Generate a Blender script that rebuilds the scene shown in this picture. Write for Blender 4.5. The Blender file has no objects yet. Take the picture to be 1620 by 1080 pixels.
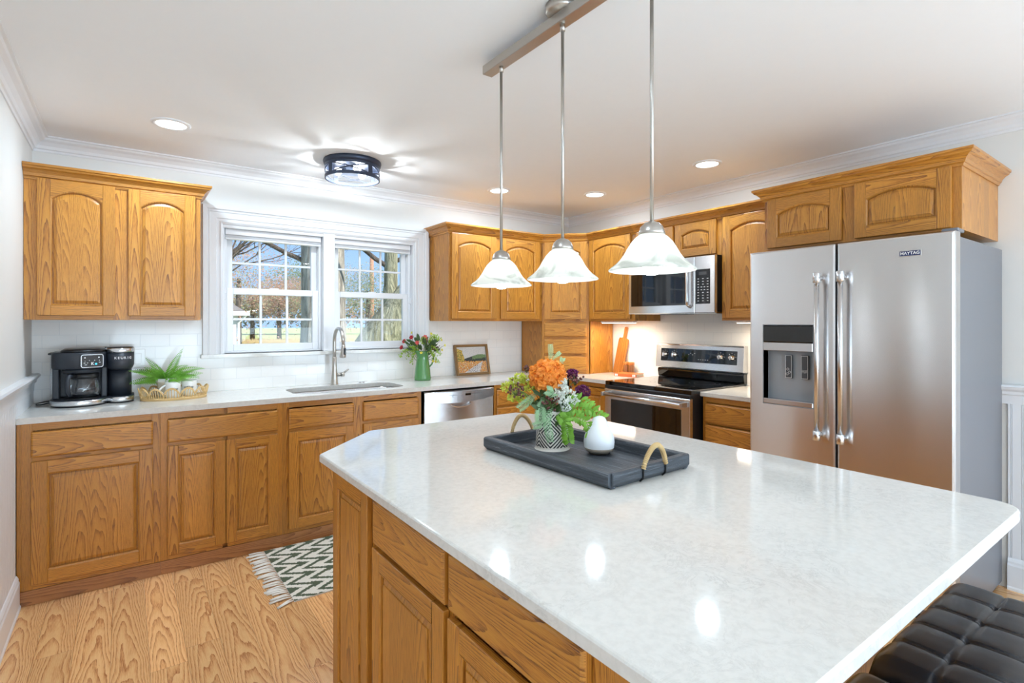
import bpy, math, random
from mathutils import Vector, Matrix
PI = math.pi
C = bpy.context.scene.collection
R = random.Random(11)

# ---------------------------------------------------------------- camera
scene = bpy.context.scene
cam_data = bpy.data.cameras.new('camera')
cam_data.sensor_width = 36.0
cam_data.lens = 838.0 * 36.0 / 1620.0
cam_data.shift_y = -29.0 / 1620.0
cam_data.clip_start = 0.02
cam_data.clip_end = 600
cam = bpy.data.objects.new('camera', cam_data)
cam.location = (0, 0, 1.372)
cam.rotation_euler = (PI / 2, 0, -math.radians(36.15))
C.objects.link(cam)
scene.camera = cam
scene.view_settings.view_transform = 'Standard'
scene.view_settings.look = 'None'
scene.view_settings.exposure = 0.47
scene.view_settings.gamma = 1.0
scene.view_settings.use_curve_mapping = False
scene.cycles.use_denoising = True
scene.cycles.max_bounces = 10
scene.cycles.diffuse_bounces = 4
scene.cycles.glossy_bounces = 5
scene.cycles.transmission_bounces = 8
scene.cycles.transparent_max_bounces = 12
scene.cycles.sample_clamp_indirect = 6.0
scene.cycles.caustics_reflective = False
scene.cycles.caustics_refractive = False
scene.cycles.blur_glossy = 1.0

# ---------------------------------------------------------------- sky, sun, fill lights, lamps
world = bpy.data.worlds.new('sky')
scene.world = world
world.use_nodes = True
wn = world.node_tree
wn.nodes.clear()
w_out = wn.nodes.new('ShaderNodeOutputWorld')
w_bg = wn.nodes.new('ShaderNodeBackground')
w_tc = wn.nodes.new('ShaderNodeTexCoord')
w_sep = wn.nodes.new('ShaderNodeSeparateXYZ')
w_ramp = wn.nodes.new('ShaderNodeValToRGB')
wn.links.new(w_tc.outputs['Generated'], w_sep.inputs[0])
wn.links.new(w_sep.outputs['Z'], w_ramp.inputs[0])
w_ramp.color_ramp.elements[0].position = 0.0
w_ramp.color_ramp.elements[0].color = (0.36, 0.56, 0.86, 1)
w_ramp.color_ramp.elements[1].position = 0.45
w_ramp.color_ramp.elements[1].color = (0.22, 0.42, 0.84, 1)
wn.links.new(w_ramp.outputs[0], w_bg.inputs[0])
w_bg.inputs[1].default_value = 1.0
wn.links.new(w_bg.outputs[0], w_out.inputs[0])

def link_light(name, typ, loc, power, color=(1, 1, 1), rot=(0, 0, 0), **kw):
    l = bpy.data.lights.new(name, typ)
    l.energy = power
    l.color = color
    for k, v in kw.items():
        setattr(l, k, v)
    o = bpy.data.objects.new(name, l)
    o.location = loc
    o.rotation_euler = rot
    C.objects.link(o)
    return o

link_light('sun', 'SUN', (10, 0, 20), 6.0, (1.0, 0.94, 0.85), rot=(math.radians(42), math.radians(28), 0), angle=0.02)
COOL = (0.63, 0.825, 1.0)
NEUT = (0.65, 0.835, 1.0)
XL_, XR_ = -0.43, 3.70
# added fill lights out of view, just inside the solid rear and side walls
link_light('fill_light_side', 'AREA', (XL_ + .012, -2.0, 1.45), 24, COOL, rot=(0, -PI / 2 - .5, 0), shape='RECTANGLE', size=1.3, size_y=1.8)
link_light('fill_light_side', 'AREA', (XR_ - .012, -1.9, 1.45), 60, COOL, rot=(0, PI / 2 + .35, 0), shape='RECTANGLE', size=1.3, size_y=1.8)
link_light('fill_light_rear', 'AREA', (1.63, -3.485, 1.25), 165, COOL, rot=(PI / 2 + .5, 0, 0), shape='RECTANGLE', size=3.6, size_y=2.1)
CANS = [(0.20, 3.37), (2.43, 3.50), (3.145, 3.14), (3.15, 2.095), (0.35, 1.0), (2.6, 0.1), (0.6, -1.2), (2.6, -1.4)]
CAN_W = [8, 8, 5.5, 4.5, 3.0, .8, 1.5, 1.5]
for (cx, cy), cw in zip(CANS, CAN_W):
    link_light('recessed_lamp', 'AREA', (cx, cy, 2.425), cw, NEUT, shape='DISK', size=0.10)

# ---------------------------------------------------------------- helpers
class Grain:
    def __init__(s, ax, c=(0, 0, 0), off=None):
        s.ax = ax; s.c = c
        s.off = R.uniform(-0.07, 0.07) if off is None else off
        s.u0 = R.uniform(0, 8); s.w = R.uniform(0, 50)

def G(ax, c=(0, 0, 0), off=None):
    return Grain(ax, c, off)

class MB:
    def __init__(s, M=None):
        s.v = []; s.f = []; s.g = []; s.m = []; s.s = []; s.c = []
        s.M = M or Matrix.Identity(4)
    def add(s, vs, fs, grain=None, mi=0, smooth=False, cols=None):
        b = len(s.v)
        vs = [Vector(p) for p in vs]
        s.v += [s.M @ p for p in vs]
        for k, f in enumerate(fs):
            s.f.append([b + i for i in f]); s.m.append(mi); s.s.append(smooth)
            s.c.append(cols[k] if cols else None)
            if grain:
                p = [vs[i] for i in f]
                n = Vector((0, 0, 0))
                for i in range(len(p)):
                    n += (p[i] - p[0]).cross(p[(i + 1) % len(p)] - p[0])
                na = [abs(n[0]), abs(n[1]), abs(n[2])]
                oth = [a for a in (0, 1, 2) if a != grain.ax]
                ac = oth[0] if na[oth[0]] <= na[oth[1]] else oth[1]
                s.g.append([(q[grain.ax] + grain.u0, q[ac] - grain.c[ac] + grain.off, grain.w) for q in p])
            else:
                s.g.append([(0, 0, 0)] * len(f))
        return s
    def box(s, x0, x1, y0, y1, z0, z1, grain=None, mi=0):
        if grain is not None and not isinstance(grain, Grain):
            grain = Grain(grain, ((x0 + x1) / 2, (y0 + y1) / 2, (z0 + z1) / 2))
        v = [(x0, y0, z0), (x1, y0, z0), (x1, y1, z0), (x0, y1, z0), (x0, y0, z1), (x1, y0, z1), (x1, y1, z1), (x0, y1, z1)]
        f = [(0, 3, 2, 1), (4, 5, 6, 7), (0, 1, 5, 4), (1, 2, 6, 5), (2, 3, 7, 6), (3, 0, 4, 7)]
        return s.add(v, f, grain, mi)
    def loft(s, loops, closed=True, cap0=False, cap1=False, grain=None, mi=0, smooth=False, cols=None):
        n = len(loops[0]); vs = [p for l in loops for p in l]; fs = []
        for i in range(len(loops) - 1):
            for j in range(n if closed else n - 1):
                k = (j + 1) % n
                fs.append((i * n + j, i * n + k, (i + 1) * n + k, (i + 1) * n + j))
        if cap0: fs.append(tuple(range(n - 1, -1, -1)))
        if cap1: fs.append(tuple((len(loops) - 1) * n + j for j in range(n)))
        return s.add(vs, fs, grain, mi, smooth, cols)
    def prism(s, poly, h0, h1, grain=None, mi=0, smooth=False):
        """poly in xy (counter-clockwise), from z=h0 to z=h1"""
        return s.loft([[(x, y, h0) for x, y in poly], [(x, y, h1) for x, y in poly]], True, True, True, grain, mi, smooth)
    def lathe(s, prof, n=24, c=(0, 0, 0), mi=0, cap0=True, cap1=True, smooth=True, sy=1.0, grain=None):
        loops = []
        for r, z in prof:
            loops.append([(c[0] + r * math.cos(2 * PI * k / n), c[1] + sy * r * math.sin(2 * PI * k / n), c[2] + z) for k in range(n)])
        return s.loft(loops, True, cap0, cap1, grain, mi, smooth)
    def tube(s, pts, r, n=10, mi=0, cap=True, smooth=True, grain=None):
        pts = [Vector(p) for p in pts]
        rs = r if isinstance(r, (list, tuple)) else [r] * len(pts)
        loops = []; up = None
        for i, p in enumerate(pts):
            t = (pts[min(i + 1, len(pts) - 1)] - pts[max(i - 1, 0)])
            if t.length < 1e-9: t = Vector((0, 0, 1))
            t.normalize()
            if up is None:
                up = Vector((0, 0, 1)) if abs(t.z) < 0.9 else Vector((1, 0, 0))
            a = t.cross(up)
            if a.length < 1e-6: a = t.orthogonal()
            a.normalize(); b = a.cross(t); b.normalize(); up = b
            loops.append([tuple(p + rs[i] * (math.cos(2 * PI * k / n) * a + math.sin(2 * PI * k / n) * b)) for k in range(n)])
        return s.loft(loops, True, cap, cap, grain, mi, smooth)
    def ball(s, c, r, n=8, m=6, mi=0, sz=1.0):
        prof = [(r * math.sin(PI * max(0.03, min(0.97, i / m))), -r * sz * math.cos(PI * i / m)) for i in range(m + 1)]
        return s.lathe(prof, n, c, mi)
    def build(s, name, mat, parent=None, bevel=0, seg=1, loc=None, rot=None, solid=0, subsurf=0, weld=False):
        me = bpy.data.meshes.new(name)
        me.from_pydata([tuple(p) for p in s.v], [], s.f)
        mats = mat if isinstance(mat, (list, tuple)) else [mat]
        for m in mats: me.materials.append(m)
        me.polygons.foreach_set('material_index', s.m)
        me.polygons.foreach_set('use_smooth', s.s)
        if any(m.get('grain') for m in mats):
            at = me.attributes.new('gv', 'FLOAT_VECTOR', 'CORNER')
            flat = [x for f in s.g for q in f for x in q]
            at.data.foreach_set('vector', flat)
        if any(c is not None for c in s.c):
            at = me.attributes.new('Col', 'FLOAT_COLOR', 'CORNER')
            flat = []
            for f, c in zip(s.f, s.c):
                c = c or (1, 1, 1)
                for _ in f: flat += [c[0], c[1], c[2], 1]
            at.data.foreach_set('color', flat)
        me.update()
        if weld:
            import bmesh
            b = bmesh.new(); b.from_mesh(me); bmesh.ops.remove_doubles(b, verts=b.verts, dist=1e-5)
            bmesh.ops.recalc_face_normals(b, faces=b.faces); b.to_mesh(me); b.free()
        o = bpy.data.objects.new(name, me)
        C.objects.link(o)
        if parent: o.parent = parent
        if loc: o.location = loc
        if rot: o.rotation_euler = rot
        if bevel:
            md = o.modifiers.new('bevel', 'BEVEL'); md.width = bevel; md.segments = seg
            md.limit_method = 'ANGLE'; md.angle_limit = math.radians(35); md.harden_normals = False
        if solid:
            md = o.modifiers.new('solid', 'SOLIDIFY'); md.thickness = solid; md.offset = 0
        if subsurf:
            md = o.modifiers.new('sub', 'SUBSURF'); md.levels = subsurf; md.render_levels = subsurf
        return o

def tag(o, label=None, cat=None, group=None, kind=None):
    if label: o['label'] = label
    if cat: o['category'] = cat
    if group: o['group'] = group
    if kind: o['kind'] = kind
    return o

def thing(name, label, cat, loc=(0, 0, 0), rz=0, group=None):
    o = bpy.data.objects.new(name, None)
    o.empty_display_size = 0.1
    o.location = loc; o.rotation_euler = (0, 0, rz)
    C.objects.link(o)
    return tag(o, label, cat, group)

def copy_tree(o, parent=None):
    c = o.copy(); C.objects.link(c)
    if parent: c.parent = parent
    for ch in list(o.children): copy_tree(ch, c)
    return c

def struct(o, label=None):
    o['kind'] = 'structure'
    if label: o['label'] = label
    return o

def glyphs(mb, body, size, M, ext=0.0005, bold=0.0):
    """add the letters of body as mesh geometry"""
    cu = bpy.data.curves.new('lettering_curve', 'FONT')
    cu.body = body; cu.size = size; cu.extrude = ext; cu.align_x = 'CENTER'; cu.align_y = 'CENTER'; cu.offset = bold
    o = bpy.data.objects.new('lettering_curve', cu); C.objects.link(o)
    bpy.context.view_layer.update()
    me = bpy.data.meshes.new_from_object(o.evaluated_get(bpy.context.evaluated_depsgraph_get()))
    mb.add([tuple(M @ v.co) for v in me.vertices], [tuple(p.vertices) for p in me.polygons])
    bpy.data.objects.remove(o); bpy.data.curves.remove(cu); bpy.data.meshes.remove(me)
    return mb

def TR(loc, rot):
    from mathutils import Euler
    return Matrix.Translation(loc) @ Euler(rot).to_matrix().to_4x4()

def text(name, body, size, mat, parent, loc, rot, ext=0.0005, bold=0.0):
    return glyphs(MB(), body, size, TR(loc, rot), ext, bold).build(name, mat, parent)

def mitre(path, side=1):
    """per-vertex (direction, scale) offsets; side=1 offsets to the right of travel"""
    n = len(path); out = []
    for i in range(n):
        ds = []
        if i > 0:
            d = Vector(path[i]) - Vector(path[i - 1]); d.normalize(); ds.append(Vector((d.y, -d.x)) * side)
        if i < n - 1:
            d = Vector(path[i + 1]) - Vector(path[i]); d.normalize(); ds.append(Vector((d.y, -d.x)) * side)
        if len(ds) == 1: out.append(ds[0])
        else:
            m = ds[0] + ds[1]; m = m / (m.length ** 2) * 2 if m.length > 1e-6 else ds[0]
            out.append(m)
    return out

def sweep(mb, path, prof, side=1, segs=None, grain=False, mi=0, M=None):
    off = mitre(path, side)
    for i in range(len(path) - 1):
        if segs is not None and i not in segs: continue
        la = [(path[i][0] + off[i].x * o, path[i][1] + off[i].y * o, h) for o, h in prof]
        lb = [(path[i + 1][0] + off[i + 1].x * o, path[i + 1][1] + off[i + 1].y * o, h) for o, h in prof]
        g = None
        if grain:
            ax = 0 if abs(path[i + 1][0] - path[i][0]) > abs(path[i + 1][1] - path[i][1]) else 1
            g = G(ax, (path[i][0], path[i][1], prof[0][1]))
        if side < 0: la, lb = lb, la
        mb.loft([la, lb], True, True, True, g, mi)
    return mb

def arcpts(c, r, a0, a1, n, plane='xz'):
    out = []
    for k in range(n + 1):
        a = a0 + (a1 - a0) * k / n
        if plane == 'xz': out.append((c[0] + r * math.cos(a), c[1], c[2] + r * math.sin(a)))
        elif plane == 'yz': out.append((c[0], c[1] + r * math.cos(a), c[2] + r * math.sin(a)))
        else: out.append((c[0] + r * math.cos(a), c[1] + r * math.sin(a), c[2]))
    return out

def rrect(x0, x1, y0, y1, r, n=6):
    """rounded rectangle in xy, counter-clockwise"""
    p = []
    for cx, cy, a in ((x1 - r, y1 - r, 0), (x0 + r, y1 - r, PI / 2), (x0 + r, y0 + r, PI), (x1 - r, y0 + r, 1.5 * PI)):
        for k in range(n + 1):
            t = a + PI / 2 * k / n
            p.append((cx + r * math.cos(t), cy + r * math.sin(t)))
    return p

# ---------------------------------------------------------------- materials
def s2l(c):
    return tuple(((x / 255) / 12.92 if x / 255 <= 0.04045 else ((x / 255 + 0.055) / 1.055) ** 2.4) for x in c)

class NT:
    def __init__(s, name):
        s.m = bpy.data.materials.new(name); s.m.use_nodes = True
        s.t = s.m.node_tree; s.n = s.t.nodes; s.l = s.t.links
        s.b = s.n['Principled BSDF']
    def node(s, typ, **kw):
        n = s.n.new(typ)
        for k, v in kw.items():
            if k.startswith('_'): setattr(n, k[1:], v)
        return n
    def math(s, op, a, b=None, c=None):
        n = s.n.new('ShaderNodeMath'); n.operation = op
        for i, x in enumerate((a, b, c)):
            if x is None: continue
            if isinstance(x, (int, float)): n.inputs[i].default_value = x
            else: s.l.new(x, n.inputs[i])
        return n.outputs[0]
    def vmul(s, v, k):
        n = s.n.new('ShaderNodeVectorMath'); n.operation = 'MULTIPLY'
        s.l.new(v, n.inputs[0]); n.inputs[1].default_value = k
        return n.outputs[0]
    def noise(s, v, scale=1, detail=3, rough=0.5, dist=0):
        n = s.n.new('ShaderNodeTexNoise'); s.l.new(v, n.inputs['Vector'])
        n.inputs['Scale'].default_value = scale; n.inputs['Detail'].default_value = detail
        n.inputs['Roughness'].default_value = rough; n.inputs['Distortion'].default_value = dist
        return n.outputs[0]
    def ramp(s, f, stops):
        n = s.n.new('ShaderNodeValToRGB'); s.l.new(f, n.inputs[0])
        e = n.color_ramp.elements
        while len(e) > 1: e.remove(e[-1])
        e[0].position = stops[0][0]; e[0].color = (*stops[0][1], 1)
        for p, c in stops[1:]:
            x = e.new(p); x.color = (*c, 1)
        return n.outputs[0]
    def mix(s, f, a, b, typ='MIX'):
        n = s.n.new('ShaderNodeMix'); n.data_type = 'RGBA'; n.blend_type = typ
        for sock, x in ((n.inputs[0], f), (n.inputs[6], a), (n.inputs[7], b)):
            if isinstance(x, (int, float)): sock.default_value = x
            elif isinstance(x, tuple): sock.default_value = (*x, 1)
            else: s.l.new(x, sock)
        return n.outputs[2]
    def bump(s, h, strength=0.3, dist=0.001):
        n = s.n.new('ShaderNodeBump'); s.l.new(h, n.inputs['Height'])
        n.inputs['Strength'].default_value = strength; n.inputs['Distance'].default_value = dist
        s.l.new(n.outputs[0], s.b.inputs['Normal'])
    def coords(s, kind='Object'):
        return s.n.new('ShaderNodeTexCoord').outputs[kind]
    def set(s, **kw):
        names = {'color': 'Base Color', 'rough': 'Roughness', 'metal': 'Metallic', 'spec': 'Specular IOR Level', 'coat': 'Coat Weight',
                 'coatr': 'Coat Roughness', 'trans': 'Transmission Weight', 'ior': 'IOR', 'emit': 'Emission Color', 'es': 'Emission Strength',
                 'alpha': 'Alpha', 'sss': 'Subsurface Weight', 'sheen': 'Sheen Weight', 'aniso': 'Anisotropic'}
        for k, v in kw.items():
            i = s.b.inputs[names[k]]
            if isinstance(v, (int, float)): i.default_value = v
            elif isinstance(v, tuple): i.default_value = (*v, 1) if len(v) == 3 else v
            else: s.l.new(v, i)
        return s

def plain(name, rgb, rough=0.5, metal=0.0, **kw):
    """rgb as 0-255 sRGB; gentle noise keeps it procedural"""
    t = NT(name)
    c = s2l(rgb)
    n = t.noise(t.coords(), 14, 2)
    col = t.mix(t.math('MULTIPLY', n, 0.12), c, tuple(x * 0.8 for x in c))
    t.set(color=col, rough=rough, metal=metal, **kw)
    return t.m

def oak(name, light, mid, dark, rough=0.32, A=2300, B=5.0, NA=3.4, amt=1.0, var=0.18, coat=0.25, board=0.0):
    t = NT(name); t.m['grain'] = 1
    a = t.n.new('ShaderNodeAttribute'); a.attribute_name = 'gv'
    v = a.outputs['Vector']
    sp = t.n.new('ShaderNodeSeparateXYZ'); t.l.new(v, sp.inputs[0])
    n1 = t.noise(t.vmul(v, (1.6, 9, 3.0)), 1, 2, 0.5)
    n2 = t.noise(t.vmul(v, (7, 45, 3.0)), 1, 2, 0.6)
    v1 = sp.outputs[1]; seed = sp.outputs[2]; r_ = None
    if board:
        idx = t.math('FLOOR', t.math('DIVIDE', v1, board))
        wv = t.n.new('ShaderNodeTexWhiteNoise'); wv.noise_dimensions = '1D'
        seed = t.math('ADD', t.math('MULTIPLY', seed, 7.31), idx); t.l.new(seed, wv.inputs['W']); r_ = wv.outputs[0]
        v1 = t.math('SUBTRACT', v1, t.math('MULTIPLY', t.math('ADD', idx, 0.5), board))
        v1 = t.math('ADD', v1, t.math('MULTIPLY', t.math('SUBTRACT', r_, 0.5), 0.13))
    vv = t.math('ADD', v1, t.math('MULTIPLY', t.math('SUBTRACT', n1, 0.5), 0.03))
    c = t.math('MULTIPLY', t.math('MULTIPLY', vv, vv), A)
    c = t.math('ADD', c, t.math('MULTIPLY', sp.outputs[0], B))
    c = t.math('ADD', c, t.math('MULTIPLY', n1, NA))
    c = t.math('ADD', c, t.math('MULTIPLY', n2, 0.7))
    if board: c = t.math('ADD', c, t.math('MULTIPLY', r_, 9.0))
    fr = t.math('FRACT', c)
    ring = t.math('POWER', fr, 2.2)
    pores = t.noise(t.vmul(v, (22, 900, 3.0)), 1, 2, 0.7)
    pr = t.ramp(pores, [(0.42, (0, 0, 0)), (0.64, (1, 1, 1))])
    k = t.math('MULTIPLY', ring, t.math('ADD', 0.35, t.math('MULTIPLY', pr, 0.75)))
    k = t.math('ADD', t.math('MULTIPLY', k, amt), t.math('MULTIPLY', pr, 0.16))
    col = t.ramp(k, [(0.0, light), (0.35, mid), (0.95, dark)])
    wn_ = t.n.new('ShaderNodeTexWhiteNoise'); wn_.noise_dimensions = '1D'
    t.l.new(seed, wn_.inputs['W'])
    tone = t.math('ADD', 1.0 - var / 2, t.math('MULTIPLY', wn_.outputs[0], var))
    vm = t.n.new('ShaderNodeVectorMath'); vm.operation = 'SCALE'
    t.l.new(col, vm.inputs[0]); t.l.new(tone, vm.inputs['Scale'])
    t.set(color=vm.outputs[0], rough=rough, coat=coat, coatr=0.2)
    t.bump(k, 0.25, 0.0006)
    return t.m

OAK = oak('oak_cabinet', s2l((204, 142, 56)), s2l((182, 116, 40)), s2l((96, 50, 14)), amt=1.05, var=.26)
OAKP = oak('oak_panel', s2l((206, 144, 58)), s2l((184, 118, 42)), s2l((96, 50, 14)), A=1300, B=7, NA=6.0, amt=1.0, var=.24, board=.088)
TOEK = oak('oak_toe_kick', s2l((186, 128, 78)), s2l((160, 104, 60)), s2l((116, 70, 38)), A=1200, B=5)
FLOOR = oak('oak_floor', s2l((246, 198, 140)), s2l((228, 168, 110)), s2l((156, 92, 56)), rough=0.22, A=850, B=5.0, NA=7.5, var=0.34, coat=0.4)
BOARD = oak('acacia_board', s2l((204, 134, 66)), s2l((180, 110, 48)), s2l((120, 66, 28)), A=900, B=2)
DARKW = oak('walnut_stain', s2l((150, 96, 50)), s2l((128, 80, 40)), s2l((84, 50, 24)), A=900, B=2)
GOLDW = oak('bronze_wood_frame', s2l((150, 112, 62)), s2l((128, 94, 50)), s2l((92, 66, 36)), A=900, B=2)
t = NT('weathered_black_wood'); t.m['grain'] = 1
a_ = t.n.new('ShaderNodeAttribute'); a_.attribute_name = 'gv'
k_ = t.noise(t.vmul(a_.outputs['Vector'], (4, 90, 3)), 1, 5, 0.75, 0.8)
t.set(color=t.ramp(k_, [(0.3, s2l((38, 42, 48))), (0.55, s2l((66, 72, 80))), (0.68, s2l((128, 136, 144)))]), rough=0.5)
t.bump(k_, 0.8, 0.004)
BLACKWOOD = t.m

WALLP = plain('wall_paint', (232, 230, 226), 0.6)
CEILP = plain('ceiling_paint', (250, 251, 253), 0.75)
TRIM = plain('trim_paint', (236, 237, 240), 0.35)
VINYL = plain('window_vinyl', (240, 241, 244), 0.3)

def quartz(name):
    t = NT(name)
    co = t.coords()
    big = t.noise(co, 3.5, 6, 0.65, 0.8)
    v1 = t.noise(t.vmul(co, (1, 1, 1)), 16, 6, 0.7, 1.4)
    f = t.ramp(v1, [(0.47, (0, 0, 0)), (0.505, (1, 1, 1)), (0.54, (0, 0, 0))])
    fb = t.ramp(big, [(0.42, (0, 0, 0)), (0.68, (1, 1, 1))])
    fv = t.math('MULTIPLY', f, fb)
    base = t.mix(t.ramp(t.noise(co, 60, 3, 0.6), [(0.4, (0, 0, 0)), (0.7, (1, 1, 1))]), s2l((226, 223, 217)), s2l((217, 214, 208)))
    base = t.mix(t.math('MULTIPLY', fb, 0.22), base, s2l((212, 211, 208)))
    col = t.mix(t.math('MULTIPLY', fv, 0.32), base, s2l((162, 158, 152)))
    t.set(color=col, rough=0.07, spec=0.5)
    return t.m
QUARTZ = quartz('white_quartz')

def tiles(name, horiz):
    t = NT(name)
    co = t.coords(); sp = t.n.new('ShaderNodeSeparateXYZ'); t.l.new(co, sp.inputs[0])
    cb = t.n.new('ShaderNodeCombineXYZ'); t.l.new(sp.outputs[horiz], cb.inputs[0])
    t.l.new(t.math('ADD', sp.outputs[2], -0.914 + 0.0775 * 20), cb.inputs[1])
    br = t.n.new('ShaderNodeTexBrick'); t.l.new(cb.outputs[0], br.inputs['Vector'])
    br.inputs['Color1'].default_value = (*s2l((250, 248, 245)), 1); br.inputs['Color2'].default_value = (*s2l((247, 245, 242)), 1)
    br.inputs['Mortar'].default_value = (*s2l((236, 236, 235)), 1)
    br.inputs['Scale'].default_value = 1.0; br.inputs['Mortar Size'].default_value = 0.0016; br.inputs['Mortar Smooth'].default_value = 0.4
    br.inputs['Brick Width'].default_value = 0.155; br.inputs['Row Height'].default_value = 0.0775
    t.set(color=br.outputs[0], rough=0.12, coat=0.3, coatr=0.05)
    inv = t.math('SUBTRACT', 1.0, br.outputs['Fac'])
    wob = t.noise(co, 9, 2)
    t.bump(t.math('ADD', inv, t.math('MULTIPLY', wob, 0.5)), 0.5, 0.0012)
    return t.m
TILE_X = tiles('subway_tile_back', 0)
TILE_Y = tiles('subway_tile_right', 1)

def steel(name, rgb=(228, 229, 231), rough=0.23, aniso=0.92):
    t = NT(name)
    c = s2l(rgb)
    co = t.coords()
    br = t.noise(t.vmul(co, (6, 6, 900)), 1, 3, 0.7)
    rr = t.math('ADD', rough - 0.03, t.math('MULTIPLY', br, 0.06))
    t.set(color=t.mix(br, c, tuple(x * 0.9 for x in c)), metal=1.0, rough=rr, aniso=aniso)
    geo = t.n.new('ShaderNodeNewGeometry')
    cr = t.n.new('ShaderNodeVectorMath'); cr.operation = 'CROSS_PRODUCT'
    t.l.new(geo.outputs['Normal'], cr.inputs[0]); cr.inputs[1].default_value = (0.01, 0.02, 1)
    cr2 = t.n.new('ShaderNodeVectorMath'); cr2.operation = 'CROSS_PRODUCT'
    t.l.new(geo.outputs['Normal'], cr2.inputs[0]); t.l.new(cr.outputs[0], cr2.inputs[1])
    t.l.new(cr2.outputs[0], t.b.inputs['Tangent'])
    return t.m
STEEL = steel('brushed_stainless')
STEEL_L = steel('bright_stainless', (218, 219, 221), 0.22, 0.3)
STEEL_D = steel('grey_painted_steel', (172, 176, 186), 0.33, 0.3)
NICKEL = steel('brushed_nickel', (196, 192, 186), 0.3, 0.0)
CHROME = steel('polished_metal', (220, 221, 224), 0.12, 0.0)
FRSIDE = plain('fridge_side_grey', (128, 131, 138), 0.32, 0.35)
DISPG = plain('dispenser_grey', (160, 165, 170), 0.4, 0.2)
BLACK = plain('black_plastic', (24, 25, 28), 0.35)
BLACKG = plain('black_glass', (10, 11, 13), 0.04, coat=0.5)
NAVYB = plain('soft_black_plastic', (40, 45, 54), 0.42)
IRON = plain('dark_bronze_metal', (58, 66, 84), 0.4, 0.6)
LEATHER = None
t = NT('black_leather'); co = t.coords()
n_ = t.noise(co, 160, 3, 0.6)
t.set(color=t.mix(t.noise(co, 6, 2), s2l((20, 23, 30)), s2l((30, 34, 42))), rough=0.27, coat=0.15, coatr=0.3)
t.bump(n_, 0.25, 0.0005)
LEATHER = t.m
WHITEC = plain('white_ceramic', (240, 240, 238), 0.18, coat=0.4)
WHITEM = plain('matte_white_ceramic', (232, 236, 240), 0.4)
SWITCHP = plain('switch_plate_plastic', (254, 254, 252), 0.15, coat=0.5)
TAUPE = plain('taupe_stoneware', (140, 130, 118), 0.6)
GREENG = plain('green_glaze', (78, 136, 74), 0.12, coat=0.8)
RATTAN = plain('rattan', (226, 190, 132), 0.55)
ROPE = plain('sisal_rope', (206, 176, 126), 0.8)
COTTON = plain('cotton_fringe', (240, 236, 228), 0.9)
DKGREY = plain('dark_grey', (70, 72, 76), 0.5)
WHITEP = plain('white_print', (240, 240, 240), 0.4)
NAVY = plain('navy_enamel', (24, 40, 92), 0.3)
BLUELED = plain('cyan_button', (70, 190, 220), 0.4, emit=s2l((80, 200, 235)), es=0.6)
VENTM = plain('brown_register', (120, 84, 50), 0.4, 0.4)

def vcol(name, rough=0.6, **kw):
    t = NT(name)
    a = t.n.new('ShaderNodeAttribute'); a.attribute_name = 'Col'
    n = t.noise(t.coords(), 350, 2)
    c = t.mix(t.math('MULTIPLY', n, 0.18), a.outputs['Color'], (0.02, 0.02, 0.02))
    t.set(color=c, rough=rough, **kw)
    return t.m
WOVEN = vcol('woven_cotton', 0.9)
CANVAS = vcol('painted_canvas', 0.6)
GLAZE = vcol('patterned_ceramic', 0.4)

def glass(name, tint=(1, 1, 1), rough=0.0, refl=0.06):
    """thin window glass: mostly clear with a fresnel mirror coat"""
    t = NT(name)
    t.n.remove(t.b)
    out = t.n['Material Output']
    tr = t.n.new('ShaderNodeBsdfTransparent'); tr.inputs[0].default_value = (*tint, 1)
    gl = t.n.new('ShaderNodeBsdfGlossy'); gl.inputs['Roughness'].default_value = rough
    fr = t.n.new('ShaderNodeFresnel'); fr.inputs[0].default_value = 1.45
    mx = t.n.new('ShaderNodeMixShader')
    t.l.new(t.math('ADD', t.math('MULTIPLY', fr.outputs[0], 0.5), refl), mx.inputs[0])
    t.l.new(tr.outputs[0], mx.inputs[1]); t.l.new(gl.outputs[0], mx.inputs[2])
    t.l.new(mx.outputs[0], out.inputs[0])
    return t.m
GLASS = glass('window_glass', (0.98, 0.985, 0.985), refl=0.0)
CARAFE = glass('carafe_glass', (0.86, 0.88, 0.9), refl=0.06)

def glow(name, rgb, s):
    t = NT(name); t.set(color=s2l(rgb), emit=s2l(rgb), es=s, rough=0.5)
    return t.m
LENS = glow('lamp_lens', (255, 254, 250), 6.0)
BULB = glow('frosted_bulb', (255, 253, 246), 5.0)
PBULB = glow('pendant_bulb_glass', (240, 248, 255), 30.0)
LEDW = glow('warm_led_bar', (255, 236, 200), 10.0)
t = NT('alabaster_glass'); co = t.coords()
sw_ = t.noise(co, 9, 3, 0.5, 2.5)
ccol = t.ramp(sw_, [(0.35, s2l((206, 208, 200))), (0.55, s2l((244, 244, 238)))])
t.set(color=ccol, rough=0.25, emit=ccol, es=0.05)
trn = t.n.new('ShaderNodeBsdfTranslucent'); t.l.new(ccol, trn.inputs[0])
mxs = t.n.new('ShaderNodeMixShader'); mxs.inputs[0].default_value = 0.5
t.l.new(t.b.outputs[0], mxs.inputs[1]); t.l.new(trn.outputs[0], mxs.inputs[2]); t.l.new(mxs.outputs[0], t.n['Material Output'].inputs[0])
ALAB = t.m

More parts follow.
